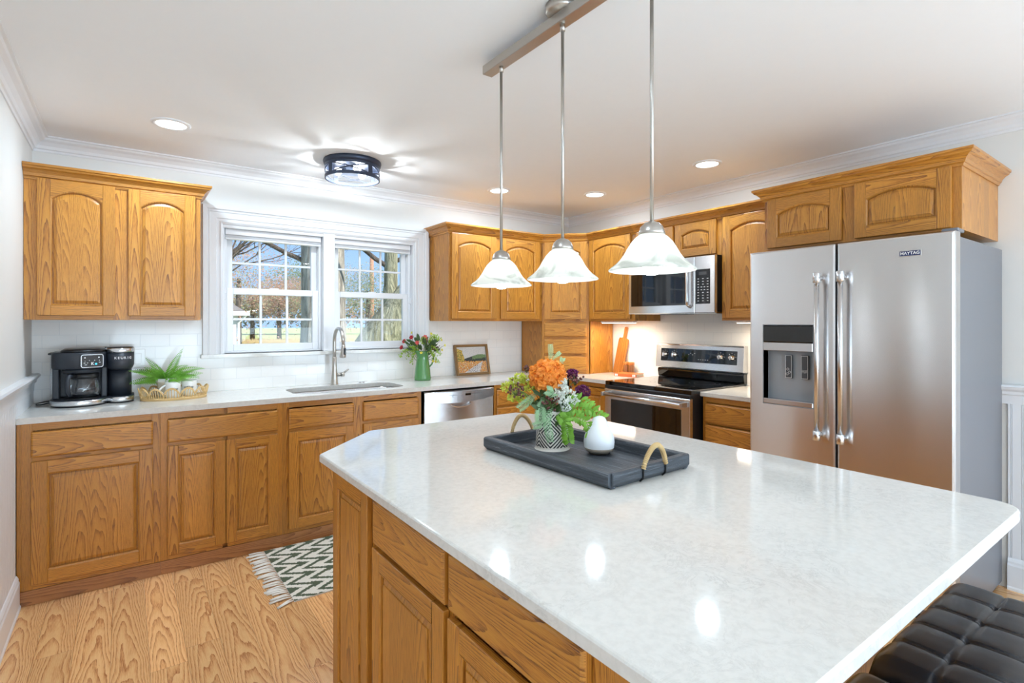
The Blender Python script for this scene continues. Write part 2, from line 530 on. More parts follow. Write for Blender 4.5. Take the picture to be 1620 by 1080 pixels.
def leafm(name, rgb, rough=0.5, tr=0.3, var=0.35):
    t = NT(name); c = s2l(rgb)
    n = t.noise(t.coords(), 40, 2)
    col = t.mix(n, tuple(min(1, x * (1 + var)) for x in c), tuple(x * (1 - var) for x in c))
    t.set(color=col, rough=rough)
    trn = t.n.new('ShaderNodeBsdfTranslucent'); t.l.new(col, trn.inputs[0])
    mx = t.n.new('ShaderNodeMixShader'); mx.inputs[0].default_value = tr
    t.l.new(t.b.outputs[0], mx.inputs[1]); t.l.new(trn.outputs[0], mx.inputs[2]); t.l.new(mx.outputs[0], t.n['Material Output'].inputs[0])
    return t.m
FERN = leafm('fern_green', (132, 192, 76))
LEAFG = leafm('fresh_leaf_green', (122, 172, 56))
LEAFD = leafm('dark_leaf_green', (66, 92, 46))
SPRAY = leafm('lime_spray', (160, 190, 72))
SAGE = leafm('sage_green', (158, 196, 150))
LIME = leafm('lime_yellow', (208, 216, 86))
ORANGE = leafm('orange_petal', (255, 160, 66), var=.22, tr=.4)
PURPLE = leafm('plum_petal', (104, 36, 84))
LACE = leafm('white_lace_petal', (240, 246, 234), var=.15)
BERRY = leafm('brown_berry', (112, 66, 60))
REDF = leafm('crimson_petal', (188, 44, 54))
PINKC = leafm('coral_petal', (230, 96, 90))
YELF = leafm('yellow_petal', (232, 214, 80))
STEMG = leafm('stem_green', (110, 128, 70))
BROWNL = leafm('autumn_brown_leaf', (176, 142, 120))
PINE = leafm('pine_needles', (122, 138, 104))
OLIVEL = leafm('olive_leaf', (158, 158, 124))
REED = leafm('dry_reeds', (196, 176, 134))
def bark(name, a, b):
    t = NT(name); co = t.coords()
    k = t.noise(t.vmul(co, (14, 14, 2.2)), 1, 5, 0.7, 1.0)
    t.set(color=t.ramp(k, [(0.35, s2l(b)), (0.6, s2l(a))]), rough=0.9)
    t.bump(k, 1.0, 0.08)
    return t.m
BARK = bark('tree_bark', (196, 188, 174), (104, 98, 88))
BARKD = bark('dark_bark', (110, 98, 86), (60, 52, 46))
MOSSB = bark('mossy_bark', (182, 180, 150), (98, 100, 78))
GRASS = plain('lawn_grass', (170, 176, 110), 0.9)
SIDING = plain('grey_siding', (120, 124, 128), 0.7)
SHINGLE = plain('roof_shingle', (120, 116, 112), 0.9)
PORCHW = plain('white_exterior_paint', (220, 224, 228), 0.6)
POLEW = plain('utility_pole_wood', (168, 128, 104), 0.9)
# ================================================================= ROOM SHELL
XL, XR, YB, YR, ZC = -0.43, 3.70, 4.07, -3.5, 2.44
CT = 0.914
# floor: individual oak planks in one surface
mb = MB()
pw = 0.1275
x = -0.43 - 0.0
k = 0
while x < XR:
    y = YR - R.uniform(0, 1.0)
    while y < YB:
        L = R.uniform(0.55, 1.5)
        y0, y1 = max(y, YR), min(y + L, YB)
        if y1 > y0:
            g = Grain(1, ((x + pw / 2), 0, 0), off=R.uniform(-0.03, 0.03))
            g.u0 = R.uniform(0, 20)
            x1 = min(x + pw, XR)
            mb.add([(x + .0006, y0 + .0006, 0), (x1 - .0006, y0 + .0006, 0), (x1 - .0006, y1 - .0006, 0), (x + .0006, y1 - .0006, 0)], [(0, 1, 2, 3)], g)
        y += L
    x += pw
mb.box(XL, XR, YR, YB, -0.12, -0.0015, None, 1)
struct(mb.build('floor', [FLOOR, DARKW]), 'oak plank floor running towards the sink wall')
struct(MB().box(XL - .15, XR + .15, YR - 3.5, YB + .15, ZC, ZC + .15).build('ceiling', CEILP))  # carried past the rear wall as an added overhang to block the sun
struct(MB().box(XL - .15, XL, YR - .15, YB + .15, -0.12, ZC).build('wall_left', WALLP))
struct(MB().box(XR, XR + .15, YR - .15, YB + .15, -0.12, ZC).build('wall_right', WALLP))
# rear wall behind the camera
mb = MB()
mb.box(XL, XR, YR - .15, YR, 0, ZC)
struct(mb.build('wall_rear', WALLP))
# window wall
WX0, WX1, WM0, WM1, WZ0, WZ1 = 0.535, 1.956, 1.207, 1.292, 1.163, 2.045
mb = MB(); T = 0.15
mb.box(XL, WX0, YB, YB + T, -0.12, ZC); mb.box(WX1, XR, YB, YB + T, -0.12, ZC)
mb.box(WX0, WX1, YB, YB + T, WZ1, ZC); mb.box(WX0, WX1, YB, YB + T, -0.12, WZ0)
struct(mb.build('wall_back', WALLP))
# crown moulding
cp = [(0, 2.36), (0.006, 2.36), (0.010, 2.372), (0.018, 2.376), (0.024, 2.392), (0.040, 2.410), (0.058, 2.420), (0.064, 2.430), (0.076, 2.432), (0.076, 2.44), (0, 2.44)]
struct(sweep(MB(), [(XL, YR), (XL, YB), (XR, YB), (XR, YR)], cp).build('trim_1', TRIM), 'white crown moulding around the ceiling')
# left wainscot: beaded panel, chair rail, baseboard
def beadboard(name, xw, sgn, y0, y1, z0, z1):
    mb = MB(); y = y0
    prof = []
    while y < y1 - 1e-6:
        for a, d in ((0, 0.008), (0.0335, 0.008), (0.035, 0.004), (0.0365, 0.008), (0.0385, 0.008), (0.040, 0.004)):
            if y + a <= y1: prof.append((y + a, d))
        y += 0.0415
    prof.append((y1, 0.008))
    lo = [(xw + sgn * d, yy, z0) for yy, d in prof]; hi = [(xw + sgn * d, yy, z1) for yy, d in prof]
    lo += [(xw, y1, z0), (xw, y0, z0)]; hi += [(xw, y1, z1), (xw, y0, z1)]
    mb.loft([lo, hi], True, True, True)
    return struct(mb.build(name, TRIM))
beadboard('trim_2', XL, 1, YR, 3.44, 0.0, 1.03)
beadboard('trim_3', XL, 1, 3.44, YB, 0.914, 1.03)
beadboard('trim_4', XR, -1, YR, 0.70, 0.0, 1.0)
rp = [(0, 0.985), (0.010, 0.985), (0.012, 1.03), (0.020, 1.035), (0.022, 1.050), (0.034, 1.062), (0.040, 1.075), (0.034, 1.084), (0, 1.084)]
struct(sweep(MB(), [(XL, YR), (XL, YB - .002)], rp).build('trim_5', TRIM), 'white chair rail on the left wall')
rp2 = [(o, z - 0.03) for o, z in rp]
struct(sweep(MB(), [(XR, 0.85), (XR, YR)], rp2).build('trim_6', TRIM), 'white chair rail beside the refrigerator')
bp = [(0.008, 0.0), (0.026, 0.0), (0.026, 0.012), (0.022, 0.02), (0.022, 0.125), (0.018, 0.135), (0.018, 0.145), (0.012, 0.158), (0.008, 0.162)]
struct(sweep(MB(), [(XL, YR), (XL, 3.45)], bp).build('baseboard_left', TRIM))
struct(sweep(MB(), [(XR, 0.70), (XR, YR)], bp).build('baseboard_right', TRIM))
struct(sweep(MB(), [(3.6, YR), (-0.4, YR)], bp).build('baseboard_rear', TRIM))
# tile backsplash
mb = MB(); ty = YB - 0.008
mb.box(XL, 0.416, ty, YB, CT, 1.40); mb.box(0.416, 2.086, ty, YB, CT, 1.137); mb.box(2.086, 3.07, ty, YB, CT, 1.40)
struct(mb.build('wall_back_tiles', TILE_X), 'white subway tile backsplash under the window')
mb = MB(); mb.box(XR - .008, XR, 1.64, 3.44, CT, 1.46)
struct(mb.build('wall_right_tiles', TILE_Y), 'white subway tile backsplash behind the range')

# window casing, sill, sashes
MXZ = Matrix(((1, 0, 0, 0), (0, 0, -1, YB), (0, 1, 0, 0), (0, 0, 0, 1)))   # (x, z, h) -> (x, YB-h, z)
cas = [(0, 0), (0, 0.012), (0.012, 0.020), (0.020, 0.012), (0.034, 0.010), (0.038, 0.018), (0.075, 0.020), (0.079, 0.026), (0.090, 0.022), (0.096, 0.034), (0.119, 0.036), (0.119, 0)]
mb = MB(MXZ); sweep(mb, [(WX0, WZ0), (WX0, WZ1), (WX1, WZ1), (WX1, WZ0)], cas, -1)
struct(mb.build('trim_7', TRIM), 'stepped white window casing around both windows')
mb = MB(); mb.box(WM0, WM1, YB - .014, YB + .13, WZ0, WZ1)
mb.box(WX0 - .001, WX0 + .012, YB, YB + .14, WZ0, WZ1); mb.box(WX1 - .012, WX1 + .001, YB, YB + .14, WZ0, WZ1)
mb.box(WX0, WX1, YB, YB + .14, WZ1 - .012, WZ1 + .001)
mb.box(WX0, WX1, YB - .006, YB + .03, WZ1 - 0.022, WZ1)
struct(mb.build('trim_8', TRIM, bevel=.002), 'white post and jambs between the two windows')
struct(MB().box(0.404, 2.098, YB - .045, YB + .14, 1.137, WZ0).build('trim_9', QUARTZ, bevel=.002), 'pale quartz window sill')

def window(n, x0, x1, lockside):
    w = bpy.data.objects.new('window_%d' % n, None); C.objects.link(w); w.location = (x0, YB, WZ0)
    struct(w, 'white double hung window with six panes in each sash')
    W = x1 - x0; H = WZ1 - WZ0
    def sash(name, z0, z1, yy, glz):
        f = MB(); s_ = 0.042
        f.box(0.02, 0.02 + s_, yy, yy + .035, z0, z1); f.box(W - .02 - s_, W - .02, yy, yy + .035, z0, z1)
        f.box(0.02 + s_, W - .02 - s_, yy, yy + .035, z0, z0 + glz[0]); f.box(0.02 + s_, W - .02 - s_, yy, yy + .035, z1 - glz[1], z1)
        fo = f.build(name, VINYL, w, bevel=.003)
        gx0, gx1, gz0, gz1 = 0.02 + s_, W - .02 - s_, z0 + glz[0], z1 - glz[1]
        m = MB()
        for i in (1, 2):
            xx = gx0 + (gx1 - gx0) * i / 3; m.box(xx - .008, xx + .008, yy + .011, yy + .024, gz0, gz1)
        zz = (gz0 + gz1) / 2; m.box(gx0, gx1, yy + .0118, yy + .0232, zz - .008, zz + .008)
        m.build('muntins', VINYL, fo, bevel=.002)
        MB().box(gx0 - .004, gx1 + .004, yy + .016, yy + .019, gz0 - .004, gz1 + .004).build('glass', GLASS, fo)
    # z relative to WZ0
    sash('lower_sash', 0.014, 0.455, 0.055, (0.048, 0.045))
    sash('upper_sash', 0.415, H - .03, 0.094, (0.040, 0.040))
    fr = MB()
    for a, b in ((0.001, 0.02), (W - .02, W - .001)):
        fr.box(a, b, 0.045, 0.14, 0.012, H - .012)
    fr.box(0.001, W - .001, 0.045, 0.14, 0.001, 0.014)
    fr.build('window_frame', VINYL, w, bevel=.002)
    lx = 0.005 if lockside < 0 else W - .005
    MB().box(lx - .008, lx + .008, 0.03, 0.06, 0.37, 0.42).build('sash_lock', VINYL, w, bevel=.004, seg=2)
    MB().box(W / 2 - .03, W / 2 + .03, 0.058, 0.085, 0.452, 0.462).build('sash_latch', VINYL, w, bevel=.003)
window(1, WX0 + .012, WM0, -1)
window(2, WM1, WX1 - .012, 1)
# raised shades tucked in the window heads
for i, (a, b, lab) in enumerate(((WX0 + .02, WM0 - .008, 'white raised window shade over the left window beside the coffee cabinet'), (WM1 + .008, WX1 - .02, 'white raised window shade over the right window beside the jug flowers'))):
    sh = thing('window_shade', lab, 'window shade', (a, YB + .035, WZ1 - .085), 0, 'raised shades in the window heads')
    W = b - a
    MB().box(0, W, -.012, .045, .022, .062).build('head_rail', VINYL, sh, bevel=.004, seg=2)
    m = MB()
    for k in range(4): m.box(.003, W - .003, -.004 + .002 * (k % 2), .036, .006 + k * .004, .0085 + k * .004)
    m.build('fabric_folds', TRIM, sh)
    MB().box(0, W, -.008, .038, -.008, .004).build('bottom_rail', VINYL, sh, bevel=.003, seg=2)

# ================================================================= CABINETS
def outline(w, h, d, sw, rb, rt, arch, N=14):
    p = [(sw + d, rb + d), (w - sw - d, rb + d)]
    c = w / 2 - sw
    if arch > 0:
        Rr = (c * c + arch * arch) / (2 * arch); cz = h - rt - Rr; r = Rr - d
    for k in range(N + 1):
        x = (c - d) - 2 * (c - d) * k / N
        z = cz + math.sqrt(max(0, r * r - x * x)) if arch > 0 else h - rt - d
        p.append((w / 2 + x, z))
    return p

def door(w, h, parent, x, z, arch=0.0, sw=0.055, y=0.0, name='door'):
    rb = rt = sw
    o0 = outline(w, h, 0, sw, rb, rt, arch)
    m = MB(); F = -0.019
    m.box(0, sw, F, 0, 0, h, 2); m.box(w - sw, w, F, 0, 0, h, 2)
    m.box(sw, w - sw, F, 0, 0, rb, 0)
    top = [(px, pz) for px, pz in o0[2:]]           # right to left
    poly = top + [(sw, h), (w - sw, h)]
    g = G(0, (w / 2, 0, h - rt / 2))
    fr = [(px, F, pz) for px, pz in poly]; bk = [(px, 0, pz) for px, pz in poly]
    n = len(poly)
    # fan strips keep the arched rail clean
    nt = len(top)
    vs = []; fs = []
    for i, (px, pz) in enumerate(top): vs += [(px, F, pz), (px, F, h), (px, 0, pz), (px, 0, h)]
    for i in range(nt - 1):
        a, b = 4 * i, 4 * (i + 1)
        fs += [(a, a + 1, b + 1, b), (a + 1, a + 3, b + 3, b + 1), (a, b, b + 2, a + 2), (a + 2, b + 2, b + 3, a + 3)]
    m.add(vs, fs, g)
    d = m.build(name, OAK, parent, bevel=.0028, seg=2, loc=(x, y, z))
    lip = MB(); gg = G(2, (w / 2, 0, h / 2))
    L = []
    for dd, yy in ((-.0015, F - .0002), (.002, F + .001), (.006, F + .005), (.007, F + .0142)):
        L.append([(px, yy, pz) for px, pz in outline(w, h, dd, sw, rb, rt, arch)])
    lip.loft(L, True, False, False, gg)
    lip.build('bead_moulding', OAK, d)
    p = MB(); gg = G(2, (w / 2, 0, h / 2), off=R.uniform(-.12, .12)); L = []
    k = min(1.0, (w - 2 * sw) / 0.16)
    for dd, yy in ((-.002, -.005), (.011, -.005), (.0125, -.0095), (.0125 + .011 * k, -.0135), (.0130 + .011 * k, -.0170), (.0150 + .011 * k, -.0174)):
        L.append([(px, yy, pz) for px, pz in outline(w, h, dd, sw, rb, rt, arch)])
    p.loft(L, True, False, True, gg)
    p.build('raised_panel', OAKP, d)
    return d

def drawer(w, h, parent, x, z, y=0.0, name='drawer'):
    m = MB(); g = G(0, (w / 2, 0, h / 2)); e = .009
    def rc(d, yy): return [(d, yy, d), (w - d, yy, d), (w - d, yy, h - d), (d, yy, h - d)]
    m.loft([rc(0, 0), rc(0, -.013), rc(.004, -.017), rc(e, -.019)], True, True, True, g)
    return m.build(name, OAKP, parent, loc=(x, y, z), bevel=.001)

def frame(rects, parent, t=.019):
    """rects: (x0,x1,z0,z1,axis)"""
    m = MB(); st = [(r[0], r[1]) for r in rects if r[4] == 2 and r[3] - r[2] > .25 or r[4] == 2 and r[3] > 2]
    for x0, x1, z0, z1, ax in rects:
        if ax == 2: m.box(x0, x1, .0005, t, z0, z1, ax); continue
        cuts = [(x0, x1)]
        for s0, s1 in st:
            nc = []
            for q0, q1 in cuts:
                if s1 <= q0 or s0 >= q1: nc.append((q0, q1)); continue
                if s0 > q0: nc.append((q0, s0))
                if s1 < q1: nc.append((s1, q1))
            cuts = nc
        for q0, q1 in cuts: m.box(q0, q1, .0005, t, z0, z1, ax)
    return m.build('face_frame', OAK, parent, bevel=.0006)

def body(w, d, z0, z1, parent, t=.019, x0=0.0):
    m = MB()
    m.box(x0, w, t, d, z0, z1, G(2, (w, d / 2, 0)))
    return m.build('body', OAKP, parent)

BT = 0.8838   # top of base boxes, under a 3 cm slab
def base_cab(label, x, w, face, front, rz=0, loc=None, depth=.59, toe=True, group=None, name='base_cabinet', z0=.072, z1=BT):
    c = thing(name, label, 'cabinet', loc or (x, 3.465, 0), rz, group)
    body(w, depth, z0, z1, c)
    frame(face, c)
    for it in front:
        if it[0] == 'door': door(it[2] - it[1], it[4] - it[3], c, it[1], it[3], sw=it[5] if len(it) > 5 else .055)
        else: drawer(it[2] - it[1], it[4] - it[3], c, it[1], it[3])
    if toe:
        MB().box(0, w, -.004, .015, .001, .0715, 0).build('toe_kick', TOEK, c)
    return c
DT, DB = 0.842, 0.717      # drawer band
PT, PB = 0.697, 0.100      # door band
# run along the window wall, local x = world x - start
def xs(x0, *v): return [a - x0 for a in v]
x0 = -0.422
base_cab('oak base cabinet under the coffee maker, one wide door and one drawer', x0, .156 - x0,
    [(0, .018, .072, BT, 2), (.018, .058, .072, BT, 2), (.536, .578, .072, BT, 2), (.058, .536, .848, BT, 0), (.058, .536, .690, .722, 0), (.058, .536, .072, .105, 0)],
    [('drawer', .053, .544, DB, DT), ('door', .053, .544, PB, PT, .062)])
x0 = .1565
base_cab('oak base cabinet left of the sink, one wide drawer over two narrow doors', x0, .782 - x0,
    [(0, .036, .072, BT, 2), (.592, .6255, .072, BT, 2), (.036, .592, .848, BT, 0), (.036, .592, .690, .722, 0), (.036, .592, .072, .105, 0), (.300, .325, .1, .69, 2)],
    [('drawer', .031, .598, DB, DT), ('door', .031, .313, PB, PT, .052), ('door', .3165, .598, PB, PT, .052)])
x0 = .7825
base_cab('oak sink base cabinet with two short false drawers over two doors', x0, 1.722 - x0,
    [(0, .038, .072, BT, 2), (.436, .514, .072, BT, 2), (.905, .9395, .072, BT, 2), (.038, .905, .848, BT, 0), (.038, .905, .690, .722, 0), (.038, .905, .072, .105, 0)],
    [('drawer', .034, .442, DB, DT), ('drawer', .508, .912, DB, DT), ('door', .034, .442, PB, PT), ('door', .508, .912, PB, PT)], z1=.655)
x0 = 2.356
base_cab('oak drawer cabinet between the dishwasher and the corner, behind the bouquet', x0, 3.12 - x0,
    [(0, .020, .072, BT, 2), (.43, .764, .072, BT, 2), (.020, .43, .848, BT, 0), (.020, .43, .690, .722, 0), (.020, .43, .072, .105, 0)],
    [('drawer', .017, .430, DB, DT), ('drawer', .017, .430, .39, .70), ('drawer', .017, .430, .10, .375)])
RW = -PI / 2
XF2 = 3.13
# corner cabinet with narrow door on the range wall: local x -> -y
base_cab('narrow oak corner base cabinet left of the range, single tall door', 0, .53,
    [(0, .15, .072, BT, 2), (.455, .53, .072, BT, 2), (.15, .455, .848, BT, 0), (.15, .455, .072, .105, 0)],
    [('door', .155, .452, PB, DT, .055)], RW, (XF2, 3.44, 0), depth=.56)
base_cab('oak drawer base cabinet between the range and the refrigerator', 0, .465,
    [(0, .026, .072, BT, 2), (.44, .465, .072, BT, 2), (.026, .44, .848, BT, 0), (.026, .44, .705, .722, 0), (.026, .44, .072, .105, 0)],
    [('drawer', .022, .446, DB, DT), ('drawer', .022, .446, .475, .70), ('drawer', .022, .446, .10, .46)], RW, (XF2, 2.113, 0), depth=.56)

# ---- wall cabinets
UB = 1.39
ccrown = [(0, 0), (.006, 0), (.010, .012), (.016, .016), (.020, .030), (.034, .046), (.046, .052), (.050, .060), (.056, .064), (.056, .076), (0, .076)]
def crown_part(parent, path, segs, z, scale=1.0):
    """path in world; the moulding belongs to one cabinet"""
    M = parent.matrix_basis.inverted()
    mb = MB(); pr = [(o * scale, z + h * scale) for o, h in ccrown]
    mbx = MB(); sweep(mbx, path, pr, 1, segs, True)
    o = mbx.build('crown_moulding', OAK, parent)
    o.matrix_parent_inverse = M
    return o
def wall_cab(label, loc, rz, w, d, z0, z1, face, doors, cpath=None, csegs=None, cz=None, cs=1.0, name='wall_cabinet', group=None):
    c = thing(name, label, 'cabinet', (loc[0], loc[1], 0), rz, group)
    body(w, d, z0, z1, c)
    frame(face, c)
    for a, b, p, q, arch in doors: door(b - a, q - p, c, a, p, arch)
    bpy.context.view_layer.update()
    if cpath: crown_part(c, cpath, csegs, cz, cs)
    return c
DPT = 2.108
# left of window
wall_cab('oak wall cabinet above the coffee maker with two arched doors', (-.428, 3.74), 0, .801, .329, UB, 2.15,
    [(0, .058, UB, 2.15, 2), (.375, .450, UB, 2.15, 2), (.768, .801, UB, 2.15, 2), (.058, .375, UB, 1.425, 0), (.45, .768, UB, 1.425, 0), (.058, .375, 2.10, 2.15, 0), (.45, .768, 2.10, 2.15, 0)],
    [(.053, .383, 1.414, 2.138, .045), (.443, .773, 1.414, 2.138, .045)], [(-.428, 3.74), (.373, 3.74), (.373, 4.068)], None, 2.130, 1.0)
TOP = 2.125; CZ = 2.098
rpath = [(2.10, 4.068), (2.10, 3.74), (3.07, 3.74), (3.37, 3.44), (3.37, 2.905), (3.37, 2.125), (3.37, 1.664)]
wall_cab('oak wall cabinet right of the window above the landscape painting, two arched doors', (2.10, 3.74), 0, .969, .329, UB, TOP,
    [(0, .030, UB, TOP, 2), (.452, .506, UB, TOP, 2), (.925, .969, UB, TOP, 2), (.03, .452, UB, 1.42, 0), (.506, .925, UB, 1.42, 0), (.03, .452, 2.07, TOP, 0), (.506, .925, 2.07, TOP, 0)],
    [(.022, .457, 1.408, DPT - .005, .045), (.505, .930, 1.408, DPT - .005, .045)], rpath, [0, 1], CZ)
# diagonal corner wall cabinet (pentagon body)
RD = -PI / 4
dg = thing('corner_wall_cabinet', 'diagonal oak corner wall cabinet with one arched door', 'cabinet', (3.071, 3.739, 0), RD)
bpy.context.view_layer.update()
def world_part(mb, name, mat, parent, **k):
    o = mb.build(name, mat, parent, **k); o.matrix_parent_inverse = parent.matrix_basis.inverted(); return o
pent = [(3.072, 4.068), (3.072, 3.755), (3.385, 3.442), (3.698, 3.442), (3.698, 4.068)]
world_part(MB().prism(pent, UB, TOP, G(2, (3.3, 3.7, 0))), 'body', OAKP, dg)
Wd = math.hypot(.3, .3)
frame([(0, .026, UB, TOP, 2), (Wd - .026, Wd, UB, TOP, 2), (.026, Wd - .026, UB, 1.42, 0), (.026, Wd - .026, 2.07, TOP, 0)], dg)
door(Wd - .044, DPT - .005 - 1.408, dg, .022, 1.408, .040)
crown_part(dg, rpath, [2], CZ)
# appliance garage beneath it
ga = thing('appliance_garage', 'diagonal oak corner unit standing on the counter with three stacked panels', 'cabinet', (3.071, 3.739, CT + .001), RD)
bpy.context.view_layer.update()
world_part(MB().box(3.085, 3.10, 3.760, 4.062, CT + .001, UB - .001, 2), 'side_panel', OAKP, ga)
world_part(MB().box(3.401, 3.690, 3.452, 3.467, CT + .001, UB - .001, 2), 'side_panel', OAKP, ga)
zb = CT + .001
def gz(z): return z - zb
frame([(0, .026, 0, gz(UB - .001), 2), (Wd - .026, Wd, 0, gz(UB - .001), 2), (.026, Wd - .026, 0, .05, 0), (.026, Wd - .026, gz(1.07), gz(1.10), 0), (.026, Wd - .026, gz(1.22), gz(1.255), 0), (.026, Wd - .026, gz(1.366), gz(1.389), 0)], ga)
drawer(Wd - .044, .116, ga, .022, gz(1.252), name='front_panel')
drawer(Wd - .044, .126, ga, .022, gz(1.098), name='front_panel')
drawer(Wd - .044, .120, ga, .022, gz(.952), name='front_panel')
# range wall: local x -> -y
def rwc(label, ya, yb, z0, face, doors, segs, **k):
    return wall_cab(label, (3.37, ya), RW, ya - yb, .329, z0, TOP, face, doors, rpath, segs, CZ, **k)
rwc('oak wall cabinet between the corner and the microwave, one arched door', 3.439, 2.906, UB,
    [(0, .022, UB, TOP, 2), (.492, .533, UB, TOP, 2), (.022, .492, UB, 1.42, 0), (.022, .492, 2.07, TOP, 0)],
    [(.019, .495, 1.408, DPT, .045)], [3])
rwc('short oak wall cabinet above the microwave with two small arched doors', 2.905, 2.126, 1.851,
    [(0, .030, 1.851, TOP, 2), (.370, .408, 1.851, TOP, 2), (.742, .779, 1.851, TOP, 2), (.03, .37, 1.851, 1.875, 0), (.408, .742, 1.851, 1.875, 0), (.03, .37, 2.08, TOP, 0), (.408, .742, 2.08, TOP, 0)],
    [(.026, .382, 1.862, DPT, .030), (.400, .745, 1.862, DPT, .030)], [4])
rwc('tall oak wall cabinet between the microwave and the refrigerator, one arched door', 2.125, 1.664, UB,
    [(0, .022, UB, TOP, 2), (.432, .461, UB, TOP, 2), (.022, .432, UB, 1.42, 0), (.022, .432, 2.07, TOP, 0)],
    [(.016, .436, 1.408, DPT, .045)], [5])
# over the refrigerator
wall_cab('deep oak cabinet over the refrigerator with two low arched doors', (3.08, 1.662), RW, .922, .618, 1.80, 2.13,
    [(0, .030, 1.80, 2.13, 2), (.425, .492, 1.80, 2.13, 2), (.885, .922, 1.80, 2.13, 2), (.03, .425, 1.80, 1.825, 0), (.492, .885, 1.80, 1.825, 0), (.03, .425, 2.08, 2.13, 0), (.492, .885, 2.08, 2.13, 0)],
    [(.024, .424, 1.812, 2.095, .035), (.486, .888, 1.812, 2.095, .035)], [(3.44, 1.662), (3.08, 1.662), (3.08, .740), (3.695, .740)], None, 2.090, .95)

# ---- island
isl = thing('kitchen_island', 'large oak kitchen island base with drawers and raised panel doors', 'island', (.603, 1.86, 0), RW)
IL = 1.36
bpy.context.view_layer.update()
ib = [(.622, .50), (1.47, .50), (1.47, 2.09), (.845, 2.09), (.622, 1.86)]
world_part(MB().prism(ib, .072, BT, G(2, (1, 1, 0))), 'body', OAKP, isl)
world_part(MB().prism([(.665, .54), (1.43, .54), (1.43, 2.05), (.87, 2.05), (.665, 1.84)], .001, .072, G(0, (1, 1, 0))), 'toe_kick', TOEK, isl)
frame([(0, .030, .072, BT, 2), (.315, .372, .072, BT, 2), (.784, .822, .072, BT, 2), (1.245, 1.300, .072, BT, 2), (1.300, 1.36, .072, BT, 2),
       (.03, .315, .86, BT, 0), (.372, .784, .86, BT, 0), (.822, 1.245, .86, BT, 0), (.372, .784, .715, .735, 0), (.822, 1.245, .715, .735, 0), (.03, .315, .072, .11, 0), (.372, 1.245, .072, .11, 0)], isl)
door(.318, .86 - .10, isl, .004, .10, sw=.050)
drawer(.430, .128, isl, .362, .727); drawer(.440, .128, isl, .812, .727)
door(.430, .715 - .10, isl, .362, .10); door(.440, .710 - .10, isl, .812, .10)
world_part(MB().loft([[(.8425, 2.103, z), (.8515, 2.094, z), (.6285, 1.8615, z), (.6195, 1.8705, z)] for z in (.072, BT)], True, True, True, G(2, (.7, 2, 0))), 'end_panel', OAK, isl)

# ================================================================= COUNTERTOPS
def slab(poly, z0, z1, r=.004):
    m = MB()
    # eased edges by lofting
    def inset(p, d):
        off = mitre(p + [p[0]], -1)
        n = len(p); res = []
        for i in range(n):
            a = Vector(p[i - 1]); b = Vector(p[i]); c = Vector(p[(i + 1) % n])
            d1 = (b - a).normalized(); d2 = (c - b).normalized()
            n1 = Vector((-d1.y, d1.x)); n2 = Vector((-d2.y, d2.x)); s = n1 + n2
            s = s * (2 / (s.length ** 2)) if s.length > 1e-6 else n1
            res.append((b.x + s.x * d, b.y + s.y * d))
        return res
    L = []
    for d, z in ((r, z0), (0, z0 + r), (0, z1 - r), (r * .4, z1 - r * .35), (r, z1)):
        q = inset(poly, d); L.append([(x, y, z) for x, y in q])
    m.loft(L, True, True, True)
    return m
def round_corner(p, a, b, r, n=6):
    """round corner p lying between a and b"""
    p, a, b = Vector(p), Vector(a), Vector(b)
    u = (a - p).normalized(); v = (b - p).normalized()
    ang = u.angle(v); t_ = r / math.tan(ang / 2)
    p0 = p + u * t_; p1 = p + v * t_
    out = []
    for k in range(n + 1):
        s_ = k / n
        q = (1 - s_) ** 2 * p0 + 2 * s_ * (1 - s_) * p + s_ ** 2 * p1
        out.append((q.x, q.y))
    return out
I0, I1, I2, I3 = .548, 1.826, .312, 2.185
raw = [(I0, I2), (I1, I2), (I1, 1.80), (1.62, I3), (.84, I3), (I0, 1.895)]
ip = []
for i, p in enumerate(raw):
    r_ = .075 if i in (0, 1) else .02
    ip += round_corner(p, raw[i - 1], raw[(i + 1) % 6], r_, 8 if i < 2 else 3)
it = slab(ip, BT + .0005, CT, .005).build('island_countertop', QUARTZ)
tag(it, 'white quartz slab on the island, with clipped far corners', 'countertop')

# perimeter counter: L shape with sink cut-out, hole ringed by a loft
SX0, SX1, SY0, SY1 = .885, 1.655, 3.545, 3.915
m = MB(); z0, z1 = BT + .0005, CT
hole = rrect(SX0, SX1, SY0, SY1, .10, 8)
def torect(p, x0, x1, y0, y1, cx, cy):
    dx, dy = p[0] - cx, p[1] - cy
    s_ = min((x1 - cx if dx > 0 else cx - x0) / max(abs(dx), 1e-9), (y1 - cy if dy > 0 else cy - y0) / max(abs(dy), 1e-9))
    return (cx + dx * s_, cy + dy * s_)
RX0, RX1, RY0, RY1 = .78, 1.76, 3.446, 4.0615
outer = [torect(p, RX0, RX1, RY0, RY1, (SX0 + SX1) / 2, (SY0 + SY1) / 2) for p in hole]
def snap(o):
    cs = [(RX0, RY0), (RX1, RY0), (RX1, RY1), (RX0, RY1)]
    for c in cs:
        j = min(range(len(o)), key=lambda i: (o[i][0] - c[0]) ** 2 + (o[i][1] - c[1]) ** 2); o[j] = c
    return o
outer = snap(outer)
m.loft([[(x, y, z1) for x, y in outer], [(x, y, z1) for x, y in hole], [(x, y, z0) for x, y in hole], [(x, y, z0) for x, y in outer]], True)
m.add([(RX0, RY0, z0), (RX1, RY0, z0), (RX1, RY0, z1), (RX0, RY0, z1)], [(0, 1, 2, 3)])
